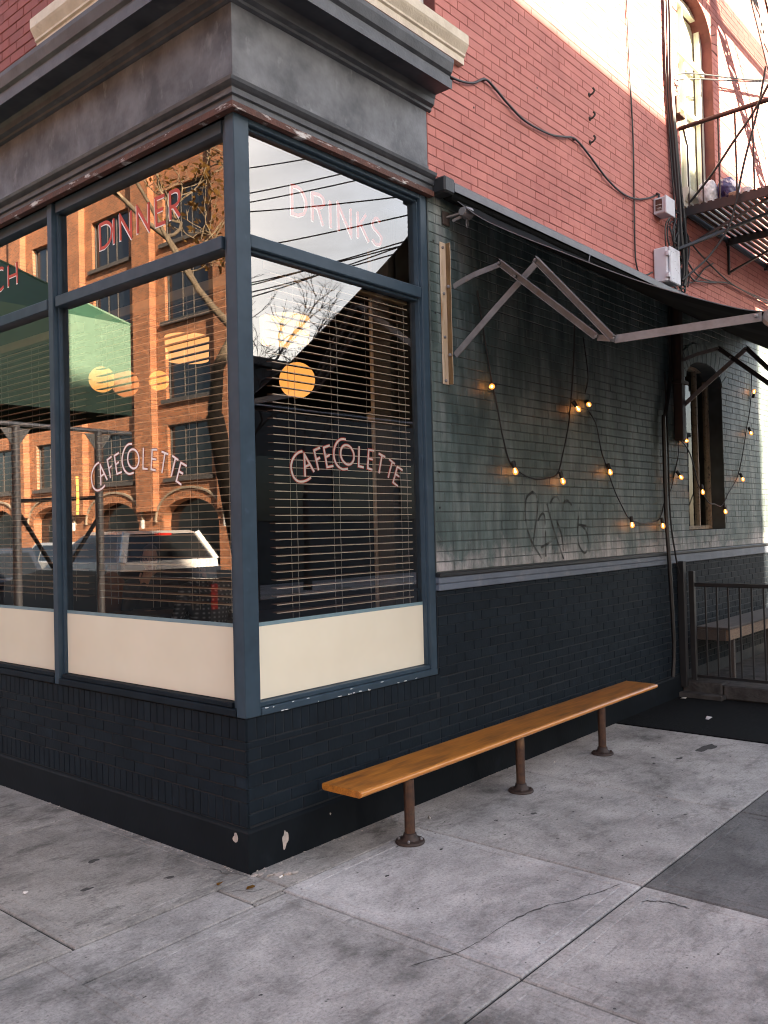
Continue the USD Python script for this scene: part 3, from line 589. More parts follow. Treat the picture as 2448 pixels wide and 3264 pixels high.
B.part('transom_bar', join(bbox(0.106, 1.650, 0.0, 0.10, 3.428, 3.503, 0.005), bbox(0.106, 1.65, 0.028, 0.10, 3.410, 3.427, 0.003)), 'frame_paint')
B.part('transom_bar', join(bbox(0.0, 0.10, 0.122, 1.914, 3.422, 3.497, 0.005), bbox(0.0, 0.10, 2.023, 3.80, 3.422, 3.497, 0.005)), 'frame_paint')
B.part('head_rail', join(bbox(0.106, 1.650, -0.002, 0.10, 4.118, 4.150, 0.003), bbox(0.106, 1.65, 0.028, 0.10, 4.100, 4.117, 0.003)), 'frame_paint')
B.part('head_rail', join(bbox(0.012, 0.10, 0.122, 1.914, 4.075, 4.150, 0.003), bbox(0.012, 0.10, 2.023, 3.8, 4.075, 4.15, 0.003)), 'frame_paint')
SL = B.part('window_sill', join(bbox(0.106, 1.715, -0.012, 0.10, 0.830, 0.872, 0.004), bbox(0.106, 1.650, 0.006, 0.10, 0.873, 0.900, 0.004)), 'frame_paint')
B.part('window_sill', join(bbox(-0.012, 0.10, 0.073, 1.936, 0.831, 0.872, 0.004), bbox(0.006, 0.10, 0.122, 1.914, 0.873, 0.902, 0.004), bbox(-0.012, 0.10, 2.0, 3.8, 0.831, 0.872, 0.004), bbox(0.006, 0.1, 2.023, 3.8, 0.873, 0.902, 0.004)), 'navy_paint')
chips = [blob((rng.uniform(0.12, 1.5), 0.833 + rng.uniform(0, 0.006)), rng.uniform(0.004, 0.018), rng.uniform(0.0025, 0.005), 0, 300 + k, 9) for k in range(15)] + [blob((x, 0.868 + rng.uniform(-.003, .003)), rng.uniform(0.006, 0.02), 0.003, 0, 400 + int(x * 50), 9) for x in (0.14, 0.19, 0.34, 0.46, 0.83, 1.12)]
B.part('paint_chips', wallmap(join(*chips), 'R', 0.0128), 'chip_white', parent=SL, kind='stuff')

# ---- glazing: pane > letters; cream film behind the foot of each big pane
def pane(face, u0, u1, z0, z1):
    v = np.array([(u0, z0, 0), (u1, z0, 0), (u1, z1, 0), (u0, z1, 0)]); f = np.array([(0, 1, 2), (0, 2, 3)])
    return B.part('window_pane', wallmap((v, f), face, -GP), 'window_glass')
P_RU = pane('R', 0.106, 1.652, 3.49, 4.125); P_RL = pane('R', 0.106, 1.652, 0.88, 3.44)
P_LU = pane('L', 0.075, 1.936, 3.49, 4.10); P_LL = pane('L', 0.075, 1.936, 0.88, 3.44)
P_MU = pane('L', 2.0, 3.80, 3.49, 4.10); P_ML = pane('L', 2.0, 3.80, 0.88, 3.44)
for face, u0, u1 in (('R', 0.112, 1.648), ('L', 0.118, 1.918), ('L', 2.02, 3.8)):
    m = extr(rect(u0, u1, 0.905, 1.312), 0.002); B.part('cream_panel', wallmap(m, face, -GP + 0.0015), 'cream_panel')
    B.part('panel_edge', wallmap(extr(rect(u0, u1, 1.3125, 1.334), 0.002), face, -GP + 0.0015), 'cream_edge')
CAFE = {'C':[[(0.528,2.315),(0.497,2.307),(0.466,2.287),(0.441,2.254),(0.432,2.223),(0.436,2.192),(0.450,2.161),(0.475,2.140),(0.505,2.133),(0.545,2.139),(0.571,2.149),(0.594,2.162)]],'A':[[(0.545,2.164),(0.543,2.297),(0.622,2.195)],[(0.549,2.224),(0.588,2.238)]],'F':[[(0.677,2.345),(0.626,2.326),(0.660,2.206)],[(0.642,2.269),(0.675,2.284)]],'E':[[(0.763,2.363),(0.709,2.347),(0.735,2.228),(0.791,2.238)],[(0.722,2.289),(0.759,2.304)]],'C2':[[(0.910,2.408),(0.876,2.409),(0.842,2.397),(0.812,2.365),(0.797,2.322),(0.800,2.283),(0.818,2.251),(0.846,2.229),(0.879,2.220),(0.923,2.225)]],'O':[[(0.981,2.316),(0.980,2.294),(0.973,2.276),(0.958,2.261),(0.940,2.253),(0.919,2.252),(0.898,2.259),(0.879,2.272),(0.866,2.289),(0.859,2.310),(0.860,2.331),(0.867,2.349),(0.881,2.364),(0.900,2.372),(0.921,2.373),(0.942,2.367),(0.960,2.354),(0.974,2.336),(0.981,2.316)]],'L':[[(1.033,2.374),(1.023,2.245),(1.072,2.239)]],'E2':[[(1.176,2.351),(1.124,2.355),(1.110,2.235),(1.156,2.226)],[(1.117,2.300),(1.164,2.292)]],'T':[[(1.221,2.336),(1.287,2.315)],[(1.255,2.325),(1.220,2.206)]],'T2':[[(1.327,2.303),(1.386,2.273)],[(1.359,2.288),(1.312,2.179)]],'E3':[[(1.466,2.233),(1.411,2.256),(1.362,2.149),(1.411,2.125)],[(1.389,2.206),(1.430,2.189)]]}
DRINKS = {'D':[[(0.489,3.897),(0.487,3.729),(0.534,3.730),(0.585,3.755),(0.606,3.806),(0.595,3.858),(0.552,3.897),(0.489,3.897)]],'R':[[(0.660,3.727),(0.660,3.899),(0.719,3.905),(0.756,3.889),(0.758,3.855),(0.723,3.828),(0.662,3.822)],[(0.704,3.827),(0.750,3.722)]],'I':[[(0.816,3.895),(0.818,3.725)]],'N':[[(0.889,3.723),(0.888,3.895),(1.004,3.722),(1.006,3.895)]],'K':[[(1.072,3.895),(1.070,3.723)],[(1.153,3.893),(1.076,3.798)],[(1.098,3.818),(1.176,3.720)]],'S':[[(1.295,3.880),(1.258,3.898),(1.222,3.868),(1.224,3.832),(1.263,3.809),(1.302,3.779),(1.291,3.735),(1.248,3.722),(1.210,3.745)]]}
DINNER = {'D':[[(1.425,3.885),(1.424,3.727),(1.371,3.727),(1.317,3.752),(1.288,3.803),(1.296,3.852),(1.347,3.885),(1.425,3.885)]],'I':[[(1.265,3.888),(1.263,3.725)]],'N':[[(1.189,3.728),(1.190,3.886),(1.072,3.730),(1.070,3.889)]],'N2':[[(1.000,3.728),(1.000,3.892),(0.881,3.731),(0.880,3.894)]],'E':[[(0.715,3.895),(0.805,3.896),(0.802,3.731),(0.710,3.731)],[(0.804,3.816),(0.730,3.818)]],'R':[[(0.659,3.731),(0.659,3.894),(0.599,3.894),(0.570,3.870),(0.576,3.822),(0.616,3.805),(0.657,3.806)],[(0.624,3.802),(0.567,3.731)]]}
LUNCH = {'C':[[(2.748,3.875),(2.784,3.888),(2.844,3.881),(2.882,3.836),(2.873,3.770),(2.813,3.726),(2.753,3.741)]],'H':[[(2.677,3.883),(2.676,3.725)],[(2.546,3.884),(2.543,3.724)],[(2.676,3.795),(2.546,3.796)]]}
CURVY = {'C', 'C2', 'O', 'S'}
def strokes(ch, S, w, f=None):
    ls = []
    for s in S:
        P = smoothline(s, 6) if ch in CURVY else np.array(s)
        if ch in ('D', 'R') and len(s) > 5: P = np.vstack([P[:3] if ch == 'D' else P[:2], smoothline(s[2:] if ch == 'D' else s[1:], 5)])
        ls.append(sg.LineString(P if f is None else [f(*q) for q in P]).buffer(w / 2, cap_style=2, join_style=2, mitre_limit=2.0))
    return shapely.union_all(ls)
def letter(pane_path, shape, face, mat, depth): B.part('letter' if (mat == 'red_letter') == (face == 'L' and pane_path != P_LL or pane_path == P_RU) else 'letter_outline', wallmap(extr(shape, 0.0006), face, -GP - depth), mat, parent=pane_path)
for ch, S in CAFE.items():
    core, line = strokes(ch, S, 0.0125), strokes(ch, S, 0.0215)
    letter(P_RL, line, 'R', 'red_letter', 0.0042); letter(P_RL, core, 'R', 'white_letter', 0.0030)
    fl = lambda x, z: (2.015 - x, z + 0.008)
    letter(P_LL, strokes(ch, S, 0.0215, fl), 'L', 'maroon_line', -0.0002); letter(P_LL, strokes(ch, S, 0.0125, fl), 'L', 'white_letter', -0.0012)
for words, pp, face, sgn in ((DRINKS, P_RU, 'R', -1), (DINNER, P_LU, 'L', 1), (LUNCH, P_MU, 'L', 1)):
    front = words is not DRINKS
    for ch, S in words.items():
        s = strokes(ch, S, 0.021); sh = affinity.translate(s, sgn * 0.006, -0.007)
        letter(pp, s, face, 'red_letter', -0.0012 if front else 0.0030); letter(pp, sh, face, 'white_letter', -0.0002 if front else 0.0042)

# ---- entablature
B.part('rust_band', mitre([(0.0, 4.1505), (0.046, 4.1505), (0.048, 4.186), (0.0, 4.19)], YL, XR + 0.01), 'rust_band')
B.part('architrave', mitre([(0.0, 4.1875), (0.044, 4.1875), (0.030, 4.196), (0.030, 4.226), (0.044, 4.232), (0.048, 4.262), (0.060, 4.270), (0.050, 4.276), (0.066, 4.292), (0.072, 4.310), (0.02, 4.318), (-0.05, 4.318)], YL, XR + 0.02), 'cornice_metal')
B.part('frieze', mitre([(-0.05, 4.3185), (0.010, 4.3185), (0.010, 4.372), (0.0, 4.378), (0.0, 4.762), (-0.05, 4.762)], YL, XR + 0.003), 'frieze_metal')
B.part('cornice', mitre([(-0.05, 4.7625), (0.004, 4.7625), (0.020, 4.772), (0.020, 4.790), (0.045, 4.806), (0.050, 4.842), (0.062, 4.872), (0.185, 4.872), (0.200, 4.864), (0.204, 4.925), (0.184, 4.936), (0.186, 4.957), (0.205, 4.975), (0.222, 5.035), (0.224, 5.062), (0.0, 5.095), (-0.05, 5.1)], YL, 1.79), 'cornice_metal')
# stone sills with a moulded edge and the windows over them
def sill(face, u0, u1, z):
    prof = [(-0.12, 0), (0.045, 0), (0.045, 0.05), (0.058, 0.06), (0.058, 0.075), (0.085, 0.12), (0.092, 0.135), (0.092, 0.20), (-0.12, 0.215)]
    v, f = extr(sg.Polygon(prof), u1 - u0); w = np.c_[v[:, 2] + u0, v[:, 1] + z, v[:, 0]]
    return wallmap((w, f), face)
B.part('stone_sill', sill('R', 0.62, 2.17, 5.235), 'stone_sill'); B.part('stone_sill', sill('L', 0.62, 2.02, 5.225), 'stone_sill')
def sash(name, face, u0, u1, z0, z1, back, mat, bars=(), rails=(), w=0.05):
    sh = rect(u0, u1, z0, z1).difference(rect(u0 + w, u1 - w, z0 + w, z1 - w))
    fr = [extr(sh, 0.06)] + [extr(rect(b - 0.016, b + 0.016, z0 + w, z1 - w), 0.055) for b in bars] + [extr(rect(u0 + w, u1 - w, r - 0.025, r + 0.025), 0.052) for r in rails]
    p = B.part(name, wallmap(join(*fr), face, -back - 0.06), mat)
    v = np.array([(u0 + w, z0 + w, 0), (u1 - w, z0 + w, 0), (u1 - w, z1 - w, 0), (u0 + w, z1 - w, 0)])
    B.part('pane', wallmap((v, np.array([(0, 1, 2), (0, 2, 3)])), face, -back - 0.035), 'plain_glass', parent=p)
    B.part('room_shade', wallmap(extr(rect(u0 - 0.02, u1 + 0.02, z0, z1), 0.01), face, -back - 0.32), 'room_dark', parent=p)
    return p
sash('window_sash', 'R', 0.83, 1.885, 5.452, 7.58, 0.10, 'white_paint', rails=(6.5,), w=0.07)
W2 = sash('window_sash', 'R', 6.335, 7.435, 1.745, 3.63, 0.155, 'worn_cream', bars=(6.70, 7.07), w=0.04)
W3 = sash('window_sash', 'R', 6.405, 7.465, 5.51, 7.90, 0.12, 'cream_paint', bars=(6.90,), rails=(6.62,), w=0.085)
B.part('arch_panel', wallmap(extr(rect(6.42, 7.46, 7.18, 7.24), 0.03), 'R', -0.119), 'cream_paint', parent=W3)
B.part('window_shade', wallmap(extr(rect(6.49, 7.38, 5.6, 7.8), 0.004), 'R', -0.20), 'white_lime', parent=W3)
B.part('upper_sill', sill('R', 6.34, 7.53, 5.30), 'cream_paint')
# left face above the cornice
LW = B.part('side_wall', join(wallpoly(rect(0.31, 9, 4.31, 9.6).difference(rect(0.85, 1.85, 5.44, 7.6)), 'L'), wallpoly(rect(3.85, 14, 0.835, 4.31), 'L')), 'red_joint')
lay(LW, bricks(0.012, 5.0, 5.105, 9.0, keeper([rect(0.85, 1.85, 5.44, 7.6)]), seed=18), 'L', 0.0, 'red_side', 27, name='side_brick', limit=120)
sash('window_sash', 'L', 0.86, 1.84, 5.442, 7.58, 0.10, 'white_paint', rails=(6.5,), w=0.06)
# shell: roof, back, room
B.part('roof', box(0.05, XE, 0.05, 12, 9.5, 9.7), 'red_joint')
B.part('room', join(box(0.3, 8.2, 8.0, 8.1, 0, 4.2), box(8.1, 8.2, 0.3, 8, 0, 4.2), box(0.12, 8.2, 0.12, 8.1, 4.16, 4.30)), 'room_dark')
B.part('room_floor', box(0.1, 8.2, 0.1, 8.1, 0.1, 0.45), 'room_floor')
B.part('inner_pier', bbox(1.70, 1.90, 0.34, 0.50, 0.45, 4.15, 0.004), 'curtain')
B.part('inner_column', join(lathe([(0, 0.45), (0.055, 0.45), (0.055, 4.15), (0, 4.15)], (2.34, 1.02, 0), 'z', 20), lathe([(0.055, 2.72), (0.085, 2.73), (0.085, 2.80), (0.055, 2.81)], (2.34, 1.02, 0), 'z', 20)), 'white_lime', smooth=40)

# ------------------------------------------------------------------ venetian blinds inside the panes
def blind(name_label, face, u0, u1, depth, ztop, strings, at):
    t = Thing('venetian_blind', name_label, 'blind', at)
    t.part('head_board', wallmap(extr(rect(u0 + (0.10 if face == 'L' else 0), u1, ztop, ztop + 0.062), 0.055), face, -depth - 0.03), 'valance_wood')
    z = ztop - 0.035; k = 0
    while z > 1.36:
        # a thin slat lying almost flat, its front edge painted pale as if catching light
        tilt = 0.004
        body = VF((np.array([(u0, z + tilt, -0.024), (u1, z + tilt, -0.024), (u1, z, 0.024), (u0, z, 0.024), (u0, z + tilt - 0.003, -0.024), (u1, z + tilt - 0.003, -0.024), (u1, z - 0.003, 0.024), (u0, z - 0.003, 0.024)]),
                   np.array([(0, 1, 2, 3), (7, 6, 5, 4), (3, 2, 6, 7), (0, 4, 5, 1), (0, 3, 7, 4), (1, 5, 6, 2)])))
        s = t.part('slat', wallmap(body, face, -depth), 'blind_wood')
        t.part('slat_edge', wallmap(extr(rect(u0, u1, z - 0.0042, z + 0.0008), 0.001), face, -depth + 0.0242), 'blind_edge', parent=s)
        z -= 0.0476; k += 1
    for x in strings:
        for d in (0.028, -0.028):
            t.part('cord', wallmap(extr(rect(x - 0.0012, x + 0.0012, z, ztop), 0.0015), face, -depth + d), 'cord_white')
    return t
blind('brown slatted blind behind the side pane lettered with the cafe name in pale strokes', 'R', 0.36, 1.64, 0.15, 3.40, (0.535, 0.91, 1.25, 1.59), (1.0, 0.2, 3.4))
blind('brown slatted blind under a pale head board in the front pane beside the corner post', 'L', 0.32, 1.90, 0.32, 3.345, (0.45, 0.83, 1.25, 1.75), (0.3, 1.0, 3.4))
blind('brown slatted blind in the front pane cut by the left edge of the photo', 'L', 2.04, 3.78, 0.32, 3.345, (2.3, 2.8, 3.3), (0.3, 2.9, 3.4))

# ------------------------------------------------------------------ lamps, tubes and guests in the room
def globe(label, c, r, mat, drum=False):
    t = Thing('pendant_lamp', label, 'lamp', c)
    c = np.array(c)
    if drum: t.part('shade', lathe([(0.0, -0.10), (r * 0.96, -0.10), (r, 0.10), (0.0, 0.10)], c, 'z', 32), mat, smooth=40)
    else: t.part('globe', ball(c, r, 3), mat, smooth=True)
    t.part('cable', tube([c + [0, 0, r * 0.98 if not drum else 0.1], c + [0, 0, 4.15 - c[2]]], 0.006, 6), 'black_rubber')
globe('glowing orange globe lamp behind the blind of the side pane', (1.99, 1.60, 3.10), 0.150, 'globe_glow')
globe('wide glowing drum lamp high behind the side pane near the corner post', (1.72, 1.45, 3.45), 0.20, 'shade_glow', True)
globe('pale glowing globe lamp behind the front pane, nearest the mullion', (1.60, 3.92, 3.36), 0.125, 'globe_glow')
globe('dim copper globe lamp overlapping the pale globe nearest the mullion', (1.9, 3.98, 3.36), 0.135, 'globe_glow_dim')
globe('small glowing globe lamp in the middle of the front pane', (1.60, 2.99, 3.23), 0.090, 'globe_glow')
globe('wide glowing drum lamp in the front pane near the corner post', (1.55, 2.50, 3.44), 0.19, 'shade_glow', True)
def tubelamp(label, x, y, z0, z1):
    t = Thing('tube_lamp', label, 'lamp', (x, y, z0))
    t.part('tube', tube([(x, y, z0), (x + .004, y, (z0 + z1) / 2), (x, y, z1)], 0.011, 8, 4), 'tube_glow', smooth=True)
    t.part('cap', join(lathe([(0, 0), (.016, 0), (.016, .05), (0, .05)], (x, y, z1), 'z', 10), lathe([(0, 0), (.016, 0), (.016, -.04), (0, -.04)], (x, y, z0), 'z', 10)), 'galv')
    t.part('cable', tube([(x, y, z1 + .05), (x, y, 4.15)], 0.004, 6), 'black_rubber')
tubelamp('orange tube lamp glowing at the right of the side pane', 2.40, 0.80, 1.99, 2.32)
tubelamp('orange tube lamp glowing beside the mullion of the front pane', 0.80, 3.04, 2.02, 2.34)

def flesh(joints, bones, refine=0.03):
    hulls = []
    for a, b in bones:
        pts = []
        for q in (a, b):
            c, r = np.array(joints[q][:3]), joints[q][3]
            s = trimesh.creation.icosphere(subdivisions=2, radius=r); pts.append(np.array(s.vertices) + c)
        hulls.append(m3.Manifold.hull_points(np.vstack(pts)))
    m = m3.Manifold.batch_boolean(hulls, m3.OpType.Add).refine_to_length(refine)
    q = m.to_mesh(); tm = trimesh.Trimesh(q.vert_properties[:, :3], q.tri_verts, process=True)
    trimesh.smoothing.filter_taubin(tm, iterations=12); return VF(tm)
def turn(m, a, at):
    v, f = VF(m); c, s = math.cos(a), math.sin(a)
    return np.c_[v[:, 0] * c - v[:, 1] * s, v[:, 0] * s + v[:, 1] * c, v[:, 2]] + np.array(at, float), f
def head_mesh():
    """A head facing -y, chin at z=-0.115, crown at z=0.125."""
    s = trimesh.creation.icosphere(subdivisions=4, radius=1.0); v = np.array(s.vertices)
    x, y, z = v[:, 0].copy(), v[:, 1].copy(), v[:, 2].copy()
    low = np.clip(-z, 0, 1)
    X = x * 0.076 * (1 - 0.32 * low ** 1.6); Y = y * 0.098 * (1 - 0.12 * low) - 0.012 * low; Z = z * 0.122
    front = np.clip(-y, 0, 1)
    g = lambda cx, cz, sx, sz: np.exp(-((X - cx) / sx) ** 2 - ((Z - cz) / sz) ** 2) * (front > 0.2)
    Y -= 0.024 * g(0, -0.022, 0.013, 0.022) + 0.010 * g(0, 0.004, 0.009, 0.022) + 0.007 * g(0, -0.062, 0.026, 0.008) + 0.010 * g(0, -0.098, 0.022, 0.018) + 0.006 * g(0, 0.03, 0.05, 0.012)
    Y += 0.010 * (g(0.031, 0.008, 0.015, 0.010) + g(-0.031, 0.008, 0.015, 0.010)) + 0.004 * g(0, -0.07, 0.024, 0.003)
    ears = [ball((sx * 0.077, 0.008, -0.008), 0.03, 2, (0.35, 0.62, 1.0)) for sx in (-1, 1)]
    return join((np.c_[X, Y, Z], np.array(s.faces)), *ears)
def hand(at, direction, up, side):
    """Palm with five separate curled fingers, near at, fingers along direction."""
    d = np.array(direction, float); d /= np.linalg.norm(d); u = np.array(up, float); u -= d * (u @ d); u /= np.linalg.norm(u); w = np.cross(d, u) * side
    J, Bn = {}, []
    P = lambda a, b, c: np.array(at) + d * a + w * b + u * c
    for k, b in enumerate((-0.03, -0.01, 0.01, 0.028)):
        L = (0.068, 0.078, 0.072, 0.056)[k]
        J[f'k{k}'] = (*P(0.08, b, 0), 0.012); J[f'w{k}'] = (*P(0.0, b * 0.6, 0), 0.016); Bn.append((f'w{k}', f'k{k}'))
        J[f'a{k}'] = (*P(0.08 + L * 0.5, b, -0.012), 0.0095); J[f'b{k}'] = (*P(0.08 + L * 0.72, b, -0.034), 0.0085); J[f'c{k}'] = (*P(0.08 + L * 0.68, b, -0.055), 0.0075)
        Bn += [(f'k{k}', f'a{k}'), (f'a{k}', f'b{k}'), (f'b{k}', f'c{k}')]
        if k: Bn.append((f'k{k-1}', f'k{k}')); Bn.append((f'w{k-1}', f'k{k}'))
    J['t0'] = (*P(0.02, -0.03, -0.005), 0.013); J['t1'] = (*P(0.055, -0.058, -0.018), 0.0105); J['t2'] = (*P(0.085, -0.06, -0.03), 0.009)
    Bn += [('w0', 't0'), ('t0', 't1'), ('t1', 't2')]
    return flesh(J, Bn, 0.006)
def guest(label, at, face_to, top, hair, pose, glasses=False, ponytail=False):
    """A seated figure: floor point at, body facing the angle face_to (0 faces -y)."""
    t = Thing('person', label, 'person', (*at, 0.45))
    T = lambda m: turn(m, face_to, (at[0], at[1], 0.45))
    hz = 0.80                                        # neck base above the raised floor
    J = {'hipL': (-.09, .02, .50, .115), 'hipR': (.09, .02, .50, .115), 'wa': (0, 0.01, .66, .125), 'chL': (-.08, 0, .86, .115), 'chR': (.08, 0, .86, .115),
         'shL': (-.18, 0.01, .93, .062), 'shR': (.18, 0.01, .93, .062), 'nk': (0, 0.012, 1.0, .055), 'nt': (0, -.004, 1.06, .05),
         'knL': (-.12, -.42, .50, .075), 'knR': (.12, -.42, .50, .075), 'ftL': (-.12, -.40, .07, .05), 'ftR': (.12, -.40, .07, .05), 'toL': (-.12, -.52, .045, .04), 'toR': (.12, -.52, .045, .04)}
    if pose == 'chin':
        J.update({'elL': (-.20, -.26, .72, .046), 'wrL': (-.05, -.16, 0.94, .03), 'elR': (.22, -.22, .70, .046), 'wrR': (.04, -.34, .72, .031)})
    else:
        J.update({'elL': (-.25, -.08, .68, .046), 'wrL': (-.12, -.32, .72, .031), 'elR': (.25, -.08, .68, .046), 'wrR': (.12, -.32, .72, .031)})
    bones = [('hipL', 'hipR'), ('hipL', 'wa'), ('hipR', 'wa'), ('wa', 'chL'), ('wa', 'chR'), ('chL', 'chR'), ('chL', 'shL'), ('chR', 'shR'), ('shL', 'nk'), ('shR', 'nk')]
    bones += [(a + s, b + s) for s in 'LR' for a, b in (('hip', 'kn'), ('kn', 'ft'), ('ft', 'to'), ('sh', 'el'), ('el', 'wr'))]
    t.part('clothing', T(flesh(J, bones, 0.03)), top, smooth=True)
    hd = head_mesh(); hp = np.array((0, -.03, 1.165))
    neck = flesh({'a': (0, 0.012, 1.0, .052), 'b': (0, -.004, 1.09, .048)}, [('a', 'b')], 0.02)
    hands = [hand(J['wrL'][:3], (0.3, -0.1, 0.9) if pose == 'chin' else (0.5, -1, 0), (0, -1, 0.2) if pose == 'chin' else (0, 0, 1), 1), hand(J['wrR'][:3], (-.6, -.6, 0), (0, 0, 1), -1)]
    body = t.part('body', T(join((hd[0] + hp, hd[1]), neck, *hands)), 'skin', smooth=True)
    for s in (-1, 1):
        t.part('eye', T(ball(hp + [s * .031, -.0835, .008], .0095, 1)), 'cloth_black', parent=body)
    t.part('lips', T(ball(hp + [0, -.0945, -.064], .02, 1, (1.0, .25, .28))), 'tail_red' if False else 'maroon_line', parent=body)
    hv, hf = ball((0, 0.012, 0.012), 1.0, 4, (.085, .107, .125)); keep = ~((hv[:, 1] < -.055) & (hv[:, 2] < 0.075)) & (hv[:, 2] > -0.06)
    hf = hf[keep[hf].all(1)]
    hair_m = [(hv + hp, hf)]
    if ponytail: hair_m += [ball(hp + [0, .13, .03], .045, 2, (.9, 1, 1)), (lambda m: m)(tube([hp + [0, .14, .02], hp + [0, .17, -.08], hp + [0, .13, -.2]], [0.04, 0.04, 0.012], 10, 4))]
    t.part('hair', T(join(*hair_m)), hair, smooth=True)
    if glasses:
        rings = []
        for s in (-1, 1):
            a = np.linspace(0, 2 * np.pi, 19); rings.append(tube(np.c_[s * .032 + .024 * np.cos(a), np.full(19, -.102), .008 + .02 * np.sin(a)] + hp, .0028, 6))
            rings.append(tube([hp + [s * .056, -.10, .01], hp + [s * .079, 0.0, .008]], .0025, 6))
        rings.append(tube([hp + [-.009, -.104, .012], hp + [.009, -.104, .012]], .0025, 6))
        t.part('glasses', T(join(*rings)), 'cloth_black')
    return t
guest('person in black with round glasses resting chin on one hand behind the front pane', (1.55, 3.10), math.radians(-38), 'cloth_black', 'hair_dark', 'chin', glasses=True)
guest('person in a rust brown top seen side-on at the left of the one wearing glasses', (1.55, 3.72), math.radians(78), 'cloth_rust', 'hair_brown', 'rest')
guest('person in a dark plaid shirt with hair tied back, beside the corner post', (1.35, 2.02), math.radians(150), 'plaid', 'hair_dark', 'rest', ponytail=True)
t = Thing('cafe_table', 'small dark round table between the seated guests behind the front pane', 'table', (1.25, 2.72, 0.45))
t.part('table_top', lathe([(0, 1.15), (0.34, 1.15), (0.34, 1.18), (0, 1.18)], (1.25, 2.72, 0), 'z', 28), 'old_wood_top'); t.part('leg', lathe([(0.2, 0.45), (0.2, 0.47), (.03, .5), (.03, 1.15), (0, 1.15)], (1.25, 2.72, 0), 'z', 16), 'iron_black')

# ------------------------------------------------------------------ bench on three pipe legs
t = Thing('bench', 'long varnished orange wooden bench on three rusty pipe legs', 'bench', (2.35, -0.29, 0))
prof = sg.Polygon([(-0.438, 0.379), (-0.431, 0.373), (-0.160, 0.373), (-0.150, 0.378), (-0.146, 0.384), (-0.146, 0.404), (-0.152, 0.411), (-0.418, 0.411), (-0.427, 0.4085), (-0.4345, 0.402), (-0.439, 0.392)])
v, f = extr(prof, 3.914); t.part('seat', (np.c_[v[:, 2] + 0.4226, v[:, 0], v[:, 1]], f), 'bench_wood', smooth=25)
nose = tube([(0.424, -0.4345, 0.393), (2.3, -0.4345, 0.393), (4.335, -0.4345, 0.393)], 0.0165, 12); t.part('nosing', nose, 'bench_edge', smooth=40)
for k, x in enumerate((0.884, 2.111, 3.340)):
    y = -0.425 + 0.02
    lg = t.part('leg', lathe([(0.0, 0.02), (0.031, 0.02), (0.031, 0.372), (0, 0.372)], (x, y, 0), 'z', 20), 'rust_steel', smooth=40)
    fl = t.part('flange', lathe([(0, 0.0), (0.086, 0.0), (0.088, 0.006), (0.084, 0.015), (0.055, 0.019), (0.042, 0.034), (0.038, 0.055), (0.031, 0.058), (0, 0.058)], (x, y, 0), 'z', 28), 'rust_dark', smooth=35, parent=lg)
    for a in (0.6, 2.2, 3.7, 5.3):
        t.part('bolt', lathe([(0, 0), (0.008, 0), (0.008, 0.012), (0.005, 0.016), (0, 0.016)], (x + .066 * math.cos(a), y + .066 * math.sin(a), 0.014), 'z', 8), 'galv' if k == 0 else 'rust_dark', parent=lg)
    t.part('top_plate', bbox(x - 0.05, x + 0.05, y - 0.02, y + 0.14, 0.366, 0.3725, 0.002), 'rust_dark')

# ------------------------------------------------------------------ awning over the side wall
t = Thing('awning', 'black retractable awning with folding metal arms over the green wall', 'awning', (1.86, 0, 4.25))
hood = sg.Polygon([(0.0, 4.285), (0.10, 4.285), (0.135, 4.255), (0.135, 4.198), (0.129, 4.198), (0.129, 4.252), (0.098, 4.278), (0.0, 4.278)])
def alongx(poly, x0, x1):
    v, f = extr(poly, x1 - x0); return np.c_[v[:, 2] + x0, -v[:, 0], v[:, 1]], f
t.part('hood', alongx(hood, 1.885, 8.62), 'hood_metal')
t.part('end_cap', bbox(1.765, 1.884, -0.139, -0.002, 4.17, 4.283, 0.012), 'black_trim')
t.part('roller', tube([(1.89, -0.07, 4.20), (8.6, -0.07, 4.20)], 0.048, 16), 'awning_cloth', smooth=40)
edge = smoothline([(-0.09, 4.165), (-0.30, 3.985), (-0.60, 3.795), (-0.92, 3.610), (-1.24, 3.425), (-1.50, 3.285), (-1.78, 3.150), (-2.02, 3.045), (-2.165, 3.000)], 4)
NX = 26; V, F = [], []
for i in range(NX + 1):
    x = 1.975 + (8.58 - 1.975) * i / NX
    for j, (y, z) in enumerate(edge):
        s = j / (len(edge) - 1); sag = -0.05 * math.sin(math.pi * s) * (1 - 0.8 * abs(2 * i / NX - 1)) + 0.006 * math.sin(i * 1.9 + s * 4)
        V.append((x, y, z + (sag if 0 < i < NX else 0)))
n = len(edge)
for i in range(NX):
    for j in range(n - 1): F.append((i * n + j, (i + 1) * n + j, (i + 1) * n + j + 1, i * n + j + 1))
cv, cf = VF((V, F)); t.part('cloth', join((cv, cf), (cv + [0, 0, 0.004], cf[:, ::-1])), 'awning_cloth')
t.part('hem', tube([(1.973, y, z) for y, z in edge], 0.0032, 6), 'hood_metal')
t.part('front_bar', tube([(1.95, -2.195, 2.965), (8.6, -2.195, 2.965)], 0.030, 14), 'galv', smooth=40)
t.part('bar_end', join(lathe([(0, 0), (0.048, 0), (0.052, 0.01), (0.05, 0.055), (0, 0.06)], (1.968, -2.195, 2.965), 'x', 20)), 'galv', smooth=35)
